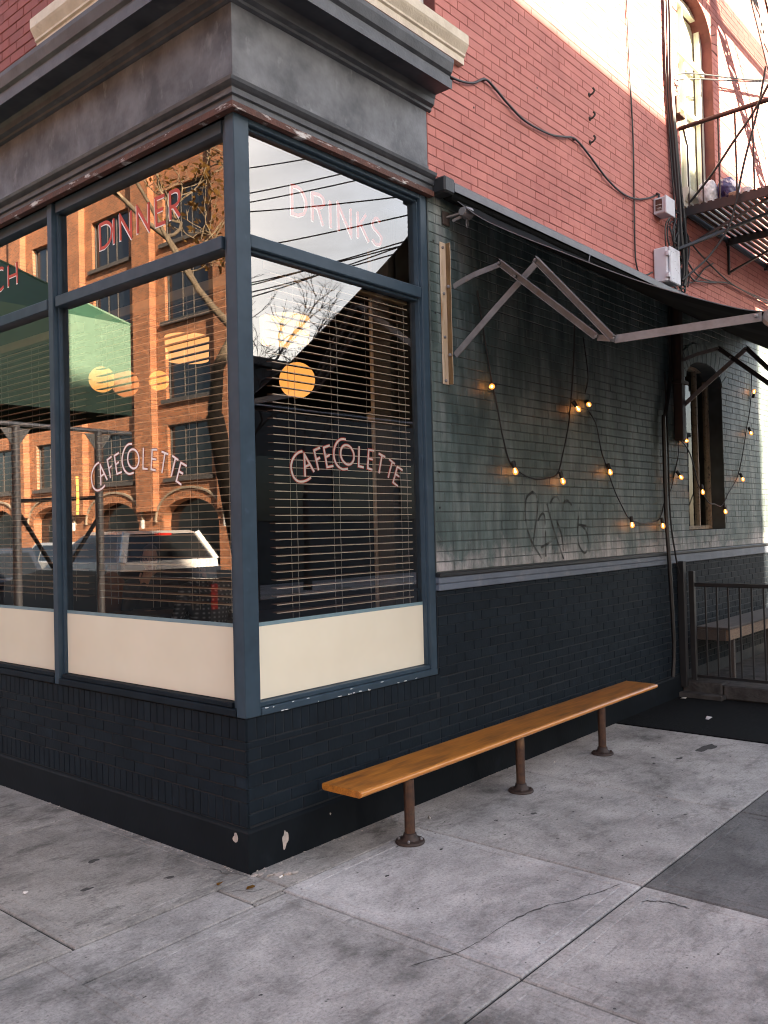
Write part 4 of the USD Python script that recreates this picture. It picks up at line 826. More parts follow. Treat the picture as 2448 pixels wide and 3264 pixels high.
def arms(x, mat):
    y = lambda v: v - 0.02
    br = t.part('wall_bracket', join(bbox(x - 0.072, x - 0.002, -0.010, -0.003, 2.855, 3.868, 0.002), bbox(x - 0.0075, x - 0.0015, -0.049, -0.0105, 2.855, 3.868, 0.002)), mat)
    t.part('bracket_web', box(x - 0.0084, x - 0.0076, -0.0485, -0.0115, 2.857, 3.866), 'bracket_rust', parent=br)
    for z in (3.83, 3.50, 3.19, 2.88):
        t.part('bolt', lathe([(0, 0), (0.011, 0), (0.011, 0.008), (0.006, 0.012), (0, 0.012)], (x - 0.045, -0.010, z), 'y', 8), 'galv', parent=br)
    xa, xb = x + 0.012, x - 0.004
    def flat(nm, pts, w=0.038, th=0.008, xx=xa, m='galv'):
        P = [np.array((xx, y(a), b)) for a, b in pts]
        return t.part(nm, join(*[bar(P[i], P[i + 1], th, w) for i in range(len(P) - 1)]), m)
    flat('short_arm', [(0.010 - .05, 3.553), (-0.12, 3.578), (-0.22, 3.602), (-0.441, 3.629)])
    flat('strut', [(-0.03, 3.065), (-0.36, 3.32), (-0.721, 3.589)], w=0.046, xx=xa + 0.012)
    for a, b in (((-0.441, 3.635), (-1.14, 3.018)), ((-0.721, 3.595), (-1.254, 2.985))):
        P, Q = np.array((xb, y(a[0]), a[1])), np.array((xb, y(b[0]), b[1])); d = (Q - P) / np.linalg.norm(Q - P); nrm = np.array((0, -d[2], d[1]))
        if nrm[2] < 0: nrm = -nrm
        t.part('channel_rod', join(bar(P, Q, 0.006, 0.040), bar(P + nrm * .0195 + [-.016, 0, 0], Q + nrm * .0195 + [-.016, 0, 0], 0.032, 0.005), bar(P - nrm * .0195 + [-.010, 0, 0], Q - nrm * .0195 + [-.010, 0, 0], 0.020, 0.005)), 'galv' if mat == 'bracket_zinc' else 'iron_black')
    flat('link', [(-1.14, 3.012), (-1.254, 2.987)], xx=xa)
    fa = flat('forearm', [(-1.254, 2.985), (-2.13, 2.972)], w=0.050, th=0.012, xx=xa + 0.004)
    for a, b in ((-.012, 3.553), (-0.441, 3.629), (-0.012, 3.065), (-0.721, 3.589), (-0.565, 3.514), (-1.14, 3.018), (-1.254, 2.987), (-2.109, 2.974)):
        t.part('pivot_bolt', lathe([(0, 0), (0.012, 0), (0.012, -0.009), (0.007, -0.014), (0, -0.014)], (x - 0.010, y(a), b), 'x', 8), 'galv')
arms(1.935, 'bracket_zinc'); arms(6.06, 'iron_black')
t.part('pull_wire', tube([(3.9, -0.137, 4.20), (3.75, -0.2, 4.09), (3.62, -0.28, 4.02)], 0.004, 5, 4), 'hood_metal')

# ------------------------------------------------------------------ security lamp beside the awning
t = Thing('floodlight', 'small dark floodlight with hanging ring under the awning end cap', 'floodlight', (2.0, 0, 4.08))
t.part('plate', bbox(1.90, 1.985, -0.016, -0.003, 4.00, 4.10, 0.004), 'rust_dark')
t.part('arm', join(bar((1.95, -0.01, 4.06), (1.99, -0.11, 4.075), 0.02, 0.012), bar((1.97, -0.05, 4.03), (2.0, -0.13, 4.06), 0.012, 0.02)), 'galv')
t.part('lamp_head', lathe([(0, 0.0), (0.028, 0.0), (0.042, 0.035), (0.046, 0.085), (0.038, 0.09), (0, 0.075)], (1.965, -0.135, 4.08), 'x', 20), 'galv', smooth=40)
a = np.linspace(0, 2 * np.pi, 19); t.part('ring', tube(np.c_[2.02 + 0.012 * np.cos(a), np.full(19, -0.14), 4.005 + 0.032 * np.sin(a)], 0.0045, 6), 'galv', smooth=True)

# ------------------------------------------------------------------ festoon lights
t = Thing('festoon_lights', 'black festoon cord of lit amber bulbs draped in loops over the green wall', 'string lights', (4.3, 0, 2.5))
BULB = [(2.414,2.890,(-.9,-.3,-.2)),(2.710,2.262,(-.15,-.3,-1)),(3.454,2.205,(.1,-.25,-1)),(3.757,2.839,(.35,-.4,-.8)),(3.955,2.897,(-.6,-.5,-.4)),(4.337,2.309,(-.1,-.3,-1)),(4.769,1.819,(0,-.1,-1)),(5.488,1.801,(0.05,-.1,-1)),
        (5.991,2.310,(.5,-.3,-.7)),(6.164,2.707,(.95,-.3,-.1)),(6.600,2.161,(0,-.2,-1)),(7.295,1.942,(0,-.2,-1)),(7.930,2.340,(.4,-.2,-.8)),(8.295,2.932,(.4,-.2,-.8)),(8.467,3.473,(0,-.2,.9))]
socks = []
for x, z, d in BULB:
    d = np.array(d, float); d /= np.linalg.norm(d); c = np.array((x, -0.055, z)); s0 = c - d * 0.070; socks.append(s0)
    q = np.eye(3); w = np.cross((0, 0, 1), d); R = trimesh.geometry.align_vectors((0, 0, 1), d)[:3, :3]
    put = lambda m, o: (VF(m)[0] @ R.T + o, VF(m)[1])
    sk = t.part('socket', put(lathe([(0, -0.012), (0.017, -0.012), (0.0185, 0.0), (0.017, 0.040), (0.014, 0.046), (0, 0.046)], (0, 0, 0), 'z', 14), s0), 'black_rubber', smooth=40)
    bl = t.part('bulb', put(lathe([(0.0125, 0.040), (0.015, 0.05), (0.0215, 0.064), (0.0225, 0.076), (0.019, 0.090), (0.010, 0.0985), (0, 0.100)], (0, 0, 0), 'z', 18), s0), 'bulb_glass', smooth=True)
    t.part('filament', put(join(ball((0, 0, 0.074), 0.0085, 1, (1, 1, 1.3)), tube([(0, 0, 0.042), (0, 0, 0.07)], 0.003, 5)), s0), 'filament', parent=bl)
S = [s + [0, 0.028, 0] for s in socks]; Y = -0.022
def run(*pts): return t.part('cord', tube([p if len(p) == 3 else (p[0], Y, p[1]) for p in pts], 0.0062, 6, 6), 'black_rubber')
run((2.30, 3.60), (2.37, 3.30), (2.45, 2.98), S[0] + [0.02, 0, 0], (2.53, 2.75), (2.60, 2.52), S[1], (2.86, 2.25), (3.06, 2.215), (3.25, 2.225), S[2], (3.53, 2.45), (3.64, 2.70), S[3], (3.75, 3.2), (3.80, 3.60))
run((3.95, 3.50), (4.02, 3.15), S[4], (4.14, 2.75), (4.24, 2.5), S[5] + [0, 0, .02], (4.48, 2.15), (4.64, 1.99), S[6], (4.95, 1.845), (5.2, 1.83), S[7], (5.62, 2.04), (5.80, 2.18), S[8], (6.02, 2.55), S[9], (6.32, 2.6), (6.48, 2.38), S[10], (6.85, 2.05), (7.05, 2.03), S[11], (7.5, 2.16), (7.75, 2.30), S[12], (8.05, 2.65), S[13], (8.36, 3.2), S[14], (8.5, 3.75))

# ------------------------------------------------------------------ conduits, downpipe, cables and boxes on the wall
def cable(label, pts, r=0.008, smooth=5, name='cable', cat='cable', mat='black_rubber', clips=()):
    t = Thing(name, label, cat, pts[0]); t.part('line', tube(pts, r, 6, smooth), mat)
    for c in clips: t.part('clip', bbox(c[0] - 0.012, c[0] + 0.012, c[1] - 0.012, 0.0, c[2] - 0.01, c[2] + 0.012, 0.003), 'rust_dark')
    return t
c1 = [(1.80, 5.12), (2.06, 5.107), (2.30, 5.16), (2.478, 5.256), (2.62, 5.235), (2.796, 5.182), (3.062, 5.130), (3.446, 5.151), (3.70, 5.21), (3.904, 5.257), (4.161, 5.195), (4.51, 5.078), (4.844, 5.029), (5.158, 5.061), (5.45, 5.15), (5.66, 5.24)]
cable('thick black cable sagging in two swags across the red brick', [(x, -0.022, z) for x, z in c1], 0.0095, 6, clips=[(2.06, -.012, 5.107), (2.478, -.012, 5.256), (3.904, -.012, 5.257)])
cable('thin black cable dropping straight down the red brick to the awning hood', [(x, -0.016, z) for x, z in ((5.06, 9.4), (5.077, 7.024), (5.105, 6.162), (5.13, 5.654), (5.112, 5.054), (5.101, 4.558), (5.12, 4.40), (5.20, 4.31), (5.35, 4.34), (5.5, 4.40))], 0.0085, 5)
cable('taller of the two black conduits running down the green wall beside the window', [(5.90, -0.03, 4.25), (5.87, -0.035, 3.9), (5.83, -0.04, 3.4), (5.66, -0.04, 2.95), (5.62, -0.04, 2.86), (5.61, -0.04, 1.95), (5.60, -0.06, 1.5), (5.66, -0.06, 0.6), (5.63, -0.05, 0.25)], 0.022, 3, 'conduit', 'conduit')
cable('thinner black cable hanging beside the conduit across the belt course', [(5.71, -0.03, 3.4), (5.67, -0.055, 2.6), (5.665, -0.06, 1.9), (5.72, -0.08, 1.5), (5.80, -0.08, 1.30)], 0.009, 4)
t = Thing('downpipe', 'rusty square downpipe between the conduit and the window', 'downpipe', (6.05, 0, 3.3))
t.part('pipe', bbox(5.97, 6.05, -0.10, -0.006, 2.70, 4.22, 0.008), 'rust_dark'); t.part('pipe_edge', bbox(6.055, 6.13, -0.07, -0.006, 2.72, 4.22, 0.006), 'cornice_metal'); t.part('strap', bbox(5.94, 6.15, -0.108, -0.004, 3.3, 3.335, 0.003), 'rust_dark')

t = Thing('junction_box', 'small open grey junction box with a rusty side, at the end of the swagged cable', 'junction box', (5.72, 0, 5.14))
t.part('case', bbox(5.60, 5.80, -0.13, -0.004, 5.02, 5.185, 0.008), 'box_grey'); t.part('side_plate', bbox(5.592, 5.599, -0.10, -0.03, 5.05, 5.165, 0.002), 'rust_band')
t.part('lid', join(bbox(5.585, 5.81, -0.150, -0.131, 5.005, 5.190, 0.004)), 'box_grey'); t.part('gland', tube([(5.62, -0.06, 5.185), (5.62, -0.06, 5.22), (5.64, -0.03, 5.245)], 0.014, 8), 'black_rubber')
t = Thing('meter_box', 'tall pale grey utility box above the right end of the awning hood', 'utility box', (5.72, 0, 4.46))
t.part('case', bbox(5.56, 5.83, -0.150, -0.004, 4.295, 4.655, 0.012), 'box_grey'); t.part('cover', bbox(5.585, 5.845, -0.176, -0.151, 4.29, 4.66, 0.010), 'box_grey')
for z in (4.36, 4.58): t.part('hinge', bbox(5.548, 5.586, -0.172, -0.14, z - .025, z + .025, 0.004), 'box_grey')
for k in range(9): t.part('rust_spot', wallmap(blob((rng.uniform(5.6, 5.83), rng.uniform(4.32, 4.64)), 0.009, 0.003, 0, 700 + k, 7), 'R', 0.1765), 'rust_dark')
t = Thing('siren_box', 'small brown box on the wall beside the vertical cables, in sunlight', 'alarm box', (6.17, 0, 6.3))
t.part('case', bbox(6.13, 6.23, -0.08, -0.004, 6.24, 6.44, 0.006), 'rust_steel'); t.part('shade', bbox(6.11, 6.26, -0.12, -0.01, 6.205, 6.235, 0.004), 'rust_steel')

# a bundle of service cables climbing the wall, each its own thing
tops = [(6.00, 9.5), (6.03, 9.5), (6.06, 9.5), (6.09, 9.5), (6.015, 9.5), (6.05, 9.5), (6.075, 9.5)]
names = ['first', 'second', 'third', 'fourth', 'fifth', 'sixth', 'seventh']
for k, (x, z) in enumerate(tops):
    r = random.Random(50 + k); y = -0.025 - 0.022 * (k % 3); e = (6.02 + 0.05 * k - 0.12 * (k % 2), 4.32 + 0.05 * (k % 4))
    pts = [(x, y, z), (x - 0.01 + r.uniform(-.01, .01), y, 7.6), (5.985 + 0.012 * k, y, 6.6), (6.03 + .012 * k, y, 6.05), (6.06 + 0.018 * k, y - .01, 5.5), (6.08 + 0.02 * k + r.uniform(-.02, .02), y - .02, 5.15), (6.0 + 0.045 * k, y - .03, 4.85 + r.uniform(-.06, .06)), (e[0] + r.uniform(-.05, .08), y - .03, e[1] + .16), (e[0], y - .02, e[1])]
    cable('one of the black service cables bundled up the red wall beside the arched window', pts, 0.010 + 0.003 * (k % 3), 6, 'service_cable', 'cable').prim.SetCustomDataByKey('group', 'service cables bundled on the red wall')
for k in range(16):
    r = random.Random(80 + k); x, z = 6.03 + r.uniform(-.08, .28), 4.78 + r.uniform(-.36, .45)
    a = np.linspace(0, r.uniform(3.5, 6.0), 9); rad = r.uniform(0.07, 0.22)
    pts = [(x + rad * math.cos(q + k) * (1 + .2 * r.random()), -0.05 - 0.03 * r.random(), z + rad * 1.3 * math.sin(q + k)) for q in a]
    cable('loose black cable loop tangled over the utility boxes below the fire escape', pts, 0.0085, 4, 'cable_loop', 'cable').prim.SetCustomDataByKey('group', 'tangled cable loops below the fire escape')
a = np.linspace(0.3, 6.2, 16)
cable('coiled ring of cable hung on the bundle in sunlight beside the arched window', [(6.17 + 0.085 * math.cos(q), -0.04, 6.50 + 0.10 * math.sin(q)) for q in a], 0.006, 3, 'cable_coil', 'cable')
for k, (z1, y1) in enumerate(((8.62, -0.5), (8.42, -0.5), (8.55, -0.6))):
    cable('long thin overhead wire stretching from the cable bundle past the fire escape', [(6.06, -0.05, 6.62 - 0.05 * (k == 1)), (6.5, -0.12, 6.80 - 0.06 * (k == 1)), (9.0, -y1 * -0.5, 7.6), (14.0, -0.9, 9.2 + .1 * k)], 0.0085, 6, 'overhead_wire', 'wire').prim.SetCustomDataByKey('group', 'wires running off the cable bundle')
low = [[(6.25, 4.45), (6.6, 4.52), (6.902, 4.717), (7.2, 4.85)], [(6.1, 4.85), (6.6, 4.62), (7.1, 4.62), (7.733, 4.715), (8.676, 4.723), (9.6, 4.75)], [(6.2, 5.0), (6.8, 4.85), (7.733, 4.72), (8.7, 4.74), (9.6, 4.8)], [(6.1, 4.7), (6.45, 4.52), (6.8, 4.55), (7.2, 4.62)]]
for k, pts in enumerate(low):
    cable(['short black cable kinked up the brick under the fire escape', 'black cable sagging low along the brick under the fire escape', 'black cable swept straight along the brick under the fire escape', 'black cable in a shallow loop beside the utility box'][k], [(x, -0.03 - .01 * k, z) for x, z in pts], 0.009, 6)
cable('long black cable slung from the utility box up across the fire escape railing', [(5.95, -0.15, 4.38), (6.2, -0.35, 4.65), (6.3, -0.55, 5.0), (6.33, -0.7, 5.6), (6.33, -0.85, 6.1), (6.3, -0.95, 6.5)], 0.011, 6)
cable('twisted black cable slung over the fire escape rail end', [(6.36, -0.1, 5.33), (6.33, -0.35, 5.55), (6.31, -0.6, 5.83), (6.3, -0.8, 6.05), (6.28, -0.98, 6.3)], 0.013, 6)

# ------------------------------------------------------------------ fire escape
t = Thing('fire_escape', 'rusty iron fire escape balcony with slatted floor under the arched window', 'fire escape', (6.4, 0, 5.2))
X0, X1, YD = 6.37, 11.2, -1.15
for x in (X0, 7.76, 9.2, 10.7): t.part('floor_beam', bar((x, -0.004, 5.235), (x, YD, 5.235), 0.02, 0.09), 'iron_black')
t.part('edge_beam', bar((X0 - .01, YD, 5.245), (X1, YD, 5.245), 0.02, 0.10, (0, 1, 0)), 'iron_black'); t.part('edge_beam', bar((X0 - .01, -0.03, 5.245), (X1, -0.03, 5.245), 0.02, 0.07, (0, 1, 0)), 'iron_black')
for k, y in enumerate(np.arange(-0.085, YD + 0.04, -0.074)): t.part('floor_slat', bar((X0 + .012, y, 5.290), (X1, y, 5.290), 0.046, 0.022, (0, 1, 0)), 'iron_rust')
R1 = t.part('hand_rail', tube([(X0 - 0.02, -0.01, 6.165), (X0 - 0.02, -0.6, 6.17), (X0 - 0.02, YD, 6.175)], 0.024, 10), 'iron_rust', smooth=40)
t.part('hand_rail', tube([(X0, YD, 6.175), (X1, YD, 6.175)], 0.022, 10), 'iron_rust', smooth=40)
for k, y in enumerate(np.arange(-0.07, YD, -0.178)):
    top = 6.15
    pts = [(X0 - .005, y, 5.28), (X0 - .005, y, top)] if k else [(X0 - .005, y - .02, 5.28), (X0 - .005, y - .02, 5.95), (X0 - .005, y + .02, top)]
    t.part('baluster', tube(pts, 0.0095, 8), 'iron_rust', smooth=40)
for x in np.arange(X0 + .18, X1, 0.18): t.part('baluster', tube([(x, YD, 5.28), (x, YD, 6.16)], 0.0085, 6), 'iron_rust')
for x in (X0 + .05, 7.79, 10.6):
    t.part('wall_bracket', join(bar((x, -0.016, 5.20), (x, -0.016, 4.845), 0.03, 0.024), bar((x, -0.012, 4.865), (x, -0.95, 5.20), 0.026, 0.022)), 'iron_black')
t.part('brace', bar((6.0, -0.03, 4.72), (6.9, -0.9, 5.21), 0.03, 0.03), 'iron_black')
# lattice stringer rising from the balcony to the storey above
holes = []
L = 3.6; pl = rect(0, L, -0.12, 0.12)
for k in range(14):
    u = 0.14 + k * 0.25
    holes += [sg.LineString([(u, -0.045), (u + 0.17, 0.05)]).buffer(0.026) if k % 2 else sg.Point(u + .03, 0.055).buffer(.022).union(sg.Point(u + .08, -0.05).buffer(.022)).union(sg.Point(u + 0.12, 0.055).buffer(.022))]
st = pl.difference(shapely.union_all(holes)); v, f = extr(st, 0.012)
c, s = math.cos(math.radians(-46)), math.sin(math.radians(-46))
sx, sz = 7.30, 8.75
t.part('stringer', (np.c_[sx + v[:, 0] * c - v[:, 1] * s, -0.38 + v[:, 2], sz + v[:, 0] * s + v[:, 1] * c], f), 'iron_rust')
t.part('stringer_rail', tube([(7.0, -0.40, 9.6), (8.4, -0.40, 8.15), (9.6, -0.40, 6.95)], 0.013, 8), 'iron_rust')
t.part('upper_floor', join(*[bar((7.1 + .0, y, 8.55), (11.0, y, 8.55), 0.036, 0.009, (0, 1, 0)) for y in np.arange(-0.5, -1.1, -0.074)], bar((7.1, -0.46, 8.5), (7.1, -1.1, 8.5), 0.02, 0.09), bar((7.1, -1.1, 8.5), (11, -1.1, 8.5), 0.02, 0.09, (0, 1, 0))), 'iron_rust', kind=None)

# things left on the balcony
def lump(c, sc, seed, sub=4, amp=0.28, freq=7.0):
    s = trimesh.creation.icosphere(subdivisions=sub, radius=1.0); v = np.array(s.vertices)
    d = 1 + amp * (meshkit.fbm(v * freq / 4 + seed, 4, seed) - 0.5) * 2; v = v * d[:, None] * np.array(sc)
    v[:, 2] = np.maximum(v[:, 2], -sc[2] * 0.82); return v + np.array(c), np.array(s.faces)
single('plastic_sack', lump((6.62, -0.21, 5.44), (0.17, 0.10, 0.165), 3), 'sack_white', 'crumpled white plastic sack standing on the fire escape', 'sack', smooth=True)
single('printed_bag', lump((6.78, -0.38, 5.49), (0.19, 0.11, 0.15), 9, amp=0.22), 'print_bag', 'white bag printed with dark purple shapes lying over the sack on the fire escape', 'bag', smooth=True)
single('wooden_block', bbox(6.52, 6.72, -0.56, -0.46, 5.303, 5.385, 0.008), 'old_wood', 'pale wooden block on the edge of the fire escape floor', 'block')
single('white_tub', lathe([(0, 0), (0.05, 0), (0.058, 0.1), (0.05, 0.115), (0, 0.115)], (6.62, -0.62, 5.303), 'z', 20), 'sack_white', 'small white tub beside the wooden block on the fire escape', 'tub', smooth=35)

# ------------------------------------------------------------------ railing on the kerb, terrace furniture
t = Thing('iron_railing', 'black iron railing standing on the cracked kerb beside the green wall', 'railing', (6.1, -1.6, 0.16))
XF = 6.10
t.part('post', bbox(XF - .028, XF + .028, -0.125, -0.07, 0.155, 1.31, 0.004), 'iron_black'); t.part('post', bbox(XF - .025, XF + .025, -3.2, -3.15, 0.14, 1.2, 0.004), 'iron_black')
t.part('top_rail', bbox(XF - .02, XF + .02, -3.15, -0.126, 1.145, 1.185, 0.006), 'iron_black'); t.part('bottom_rail', bbox(XF - .012, XF + .012, -3.15, -0.126, 0.185, 0.215, 0.004), 'iron_black')
for y in np.arange(-0.235, -3.1, -0.118): t.part('baluster', bbox(XF - .008, XF + .008, y - .008, y + .008, 0.2155, 1.1445, 0.002), 'iron_black')
t.part('wall_plate', bbox(5.93, 6.0, -0.075, -0.004, 0.1, 1.42, 0.004), 'iron_black')
t = Thing('terrace_bench', 'weathered wooden bench with a pale front board behind the railing', 'bench', (8.2, -0.2, 0.12))
t.part('seat', bbox(6.30, 10.5, -0.40, -0.045, 0.675, 0.70, 0.004), 'old_wood_top'); t.part('front_board', bbox(6.32, 10.5, -0.385, -0.36, 0.56, 0.674, 0.003), 'old_wood')
t.part('end_board', bbox(6.30, 6.325, -0.36, -0.05, 0.56, 0.674, 0.003), 'old_wood_top')
for x in (6.55, 7.75, 8.95): t.part('leg', bbox(x, x + .05, -0.359, -0.30, 0.122, 0.674, 0.003), 'old_wood_top')
t = Thing('terrace_table', 'dark square table with a pale worn top behind the railing, at the right edge', 'table', (7.6, -1.0, 0.12))
t.part('table_top', bbox(7.25, 8.0, -1.35, -0.62, 0.985, 1.02, 0.004), 'old_wood_top'); t.part('cloth', bbox(7.30, 7.97, -1.32, -0.66, 1.0205, 1.024, 0.001), 'sack_white'); t.part('leg', lathe([(0.2, .122), (.2, .14), (.03, .17), (.03, .985), (0, .985)], (7.62, -0.98, 0), 'z', 14), 'iron_black')

# ------------------------------------------------------------------ litter
def butt(label, x, y, a):
    d = np.array((math.cos(a), math.sin(a), 0)) * 0.017; t = Thing('cigarette_butt', label, 'cigarette butt', (x, y, 0))
    t.part('paper', tube([(x, y, 0.005) - d, (x, y, 0.005) + d * .3], 0.0045, 8), 'butt'); t.part('filter', tube([(x, y, 0.005) + d * .3, (x, y, 0.005) + d], 0.0047, 8), 'old_wood')
butt('white cigarette butt on the slab beside the nearest bench leg', 1.293, -0.234, 0.9)
butt('white cigarette butt on the pavement between the second and third bench legs', 2.890, -0.227, 0.35)
butt('cigarette butt on the pavement strip close to the corner of the wall', 0.071, -0.18, 0.2)
def paper(label, c, r, seed, mat='sack_white', name='paper_scrap', cat='scrap'):
    q = random.Random(seed); V = [(c[0] + r * q.uniform(-1, 1) * 2, c[1] + r * q.uniform(-1, 1), c[2] + q.uniform(0.002, 0.02)) for _ in range(9)]
    single(name, trimesh.convex.convex_hull(np.array(V)), mat, label, cat)
paper('scrap of pale paper on the black matting', (5.0, -0.63, 0.004), 0.035, 4)
paper('twist of dry leaf lying at the foot of the kerb', (5.78, -0.10, 0.004), 0.03, 6, 'butt', 'dry_leaf', 'leaf')
paper('tiny white scrap on the left pavement', (-0.89, 0.72, 0.0), 0.008, 8)
paper('brown dry leaf on the pavement by the corner of the building', (-0.2, 0.0, 0.0), 0.011, 12, 'leaf_brown', 'dry_leaf', 'leaf')
paper('second brown leaf lying in the broken joint at the corner', (-0.14, -0.17, 0.0), 0.013, 15, 'leaf_brown', 'dry_leaf', 'leaf')

# ------------------------------------------------------------------ across the streets: what the panes mirror and what shades the corner
def facade(t, name, face_x, y0, y1, H, opens, mat):
    """A wall in the plane x = face_x that looks towards +x, with openings (y, z)."""
    p = rect(y0, y1, -0.13, H).difference(shapely.union_all(opens)); v, f = extr(p, 0.5)
    return t.part(name, (np.c_[face_x - 0.5 + v[:, 2], v[:, 0], v[:, 1]], f), mat)
LX = -18.0
t = Thing('loft_building', 'sunlit orange brick loft building mirrored in the front panes', 'building', (LX, 35, 0))
cols = [24.4 + 5.25 * k for k in range(-2, 7)]; rows = [4.05 + 3.15 * k for k in range(4)]
wins = [(c - 1.4, c + 1.4, z, z + 2.15) for c in cols for z in rows]
arch = [arched(c - 1.75, c + 1.75, -0.13, 2.35, 0.85) for c in cols]
facade(t, 'wall', LX, 10, 62, 18.5, [rect(a, b, c, d) for a, b, c, d in wins] + arch, 'loft_brick')
for a, b, c, d in wins:
    w = t.part('window', join(box(LX - .22, LX - .14, a, a + .07, c, d), box(LX - .22, LX - .14, b - .07, b, c, d), box(LX - .22, LX - .14, a + .07, b - .07, d - .08, d), box(LX - .22, LX - .14, a + .07, b - .07, c, c + .07), box(LX - .2, LX - .15, (a + b) / 2 - .3, (a + b) / 2 - .26, c + .07, d - .08), box(LX - .2, LX - .15, (a + b) / 2 + .4, (a + b) / 2 + .44, c + .07, d - .08)), 'dark_sill')
    t.part('glass', box(LX - .195, LX - .185, a + .07, b - .07, c + .07, d - .08), 'car_glass', parent=w)
    t.part('sill', box(LX - .2, LX + .14, a - .18, b + .18, c - .16, c - 0.003), 'dark_sill', parent=w)
for k, c in enumerate(cols):
    t.part('pier', box(LX + .002, LX + .30, c + 2.02, c + 3.22, 2.75, 18.4), 'loft_brick')
    ring = [q for q in voussoirs(arch[k], 2.35, 0.85, 0.38, 21, 3)]
    for q in ring: pass
    t.part('arch_ring', join(*[(lambda m: (np.c_[LX + .002 + m[0][:, 2], m[0][:, 0], m[0][:, 1]], m[1]))(extr(q, 0.05)) for q in ring]), 'loft_brick')
    hood = arched(c - 2.2, c + 2.2, 2.3, 2.42, 1.25).difference(arched(c - 2.13, c + 2.13, 2.2, 2.42, 1.17)); v, f = extr(hood, 0.12)
    t.part('hood_mould', (np.c_[LX + .003 + v[:, 2], v[:, 0], v[:, 1]], f), 'lime_dim')
    t.part('shop_front', join(box(LX - .42, LX - .38, c - 1.75, c + 1.75, -.13, 3.3)), 'car_glass')
    t.part('wall_lamp', lathe([(0, 0), (.09, 0), (.09, .35), (0, .35)], (LX + .42, c + 2.6, 2.05), 'z', 12), 'pole_steel')
t.part('roof', box(LX - 14, LX - .5, 10, 62, 18.2, 18.5), 'dark_sill'); t.part('side_wall', box(LX - 14, LX - .5, 10, 10.3, -.13, 18.2), 'loft_brick')
for k, (c, z) in enumerate(((cols[3], rows[0]), (cols[4], rows[0]))):
    t.part('curtain', box(LX - .26, LX - .245, c + 0.35, c + 1.3, z + .1, z + 2.1), 'white_lime')

t = Thing('apartment_block', 'brick apartment block across the side street that shades the corner', 'building', (10, -18, 0))
p = rect(4.6, 15.4, -.13, 14.9).difference(shapely.union_all([rect(5.6 + 2.4 * i, 6.8 + 2.4 * i, 1.4 + 3.3 * j, 3.2 + 3.3 * j) for i in range(4) for j in range(4)]))
v, f = extr(p, 0.4); t.part('front_wall', (np.c_[v[:, 0], -18 - v[:, 2], v[:, 1]], f), 'far_brick')
t.part('block', join(box(4.6, 15.4, -75, -18.6, -.13, 14.9)), 'far_brick')  # unseen depth southward added to narrow the open low sky
for i in range(4):
    for j in range(4): t.part('window', box(5.6 + 2.4 * i, 6.8 + 2.4 * i, -18.35, -18.3, 1.4 + 3.3 * j, 3.2 + 3.3 * j), 'car_glass')
t.part('cornice', box(4.6, 15.4, -18.0, -17.75, 14.55, 14.85), 'dark_sill')
t = Thing('tenement_block', 'unseen plain brick tenement added on the far corner to cut sky light', 'building', (-25, -2, 0))
t.part('block', join(box(-32, -18.2, -14, 9.5, -.13, 16.5), box(-32, -18.2, -75, -22, -.13, 17)), 'far_brick'); t.part('cornice', box(-18.2, -17.7, -14, 9.5, 16.0, 16.5), 'dark_sill')  # both masses added out of view to hold sky light off the corner
for i in range(5):
    for j in range(4): t.part('window', box(-18.22, -18.17, -12 + 4.4 * i, -10.4 + 4.4 * i, 2.2 + 3.5 * j, 4.3 + 3.5 * j), 'car_glass')
t = Thing('low_warehouse', 'low dark stucco warehouse mirrored below the bare trees in the side pane', 'building', (28, -21, 0))
t.part('wall', join(box(16.6, 60, -34, -20.5, -.13, 7.9)), 'far_stucco'); t.part('parapet', box(16.5, 60.1, -20.6, -20.3, 7.905, 8.2), 'dark_sill')
for i in range(9): t.part('window', box(18 + 4.2 * i, 20.6 + 4.2 * i, -20.49, -20.44, 2.2, 4.6), 'car_glass')

# entrance canopy over the front pavement
t = Thing('green_canopy', 'green fabric canopy on steel posts over the front pavement, mirrored in the panes', 'canopy', (-1.4, 6.9, 0))
xa, xb, ya, yb = -2.67, -0.03, 5.2, 8.6
t.part('valance', join(box(xa, xb, ya, ya + .012, 3.23, 4.30), box(xa, xb, yb - .012, yb, 3.23, 4.30), box(xa, xa + .012, ya + .013, yb - .013, 3.23, 4.30)), 'canopy_face')
rz = 5.35; A = [(xa, ya, 4.3), (xb, ya, 4.3), (xb, yb, 4.3), (xa, yb, 4.3), (xa + 1.0, 6.9, rz), (xb, 6.9, rz)]
t.part('roof_cloth', VF((np.array(A), np.array([(0, 1, 5), (0, 5, 4), (3, 4, 5), (3, 5, 2), (0, 4, 3)]))), 'canopy_green')
t.part('hip_piping', join(tube([A[0], A[4]], .02, 6), tube([A[3], A[4]], .02, 6), tube([A[4], A[5]], .02, 6)), 'canopy_face')
t.part('frame_tube', join(tube([(xb, ya + .03, 3.05), (xa, ya + .03, 3.02)], .026, 8), tube([(xb, yb - .03, 3.05), (xa, yb - .03, 3.02)], .026, 8)), 'pole_steel')
for x, y in ((-2.24, 5.23), (-1.27, 5.23), (-2.24, 8.57), (-1.27, 8.57)):
    pst = t.part('post', tube([(x, y, 0.0), (x, y, 3.02)], 0.045, 12), 'pole_steel', smooth=40)
    t.part('gusset', VF((np.array([(x - .17, y - .006, 2.99), (x + .17, y - .006, 2.99), (x, y - .006, 2.76), (x - .17, y + .006, 2.99), (x + .17, y + .006, 2.99), (x, y + .006, 2.76)]), np.array([(0, 2, 1), (3, 4, 5), (0, 1, 4), (0, 4, 3), (1, 2, 5), (1, 5, 4), (2, 0, 3), (2, 3, 5)]))), 'white_lime', parent=pst)
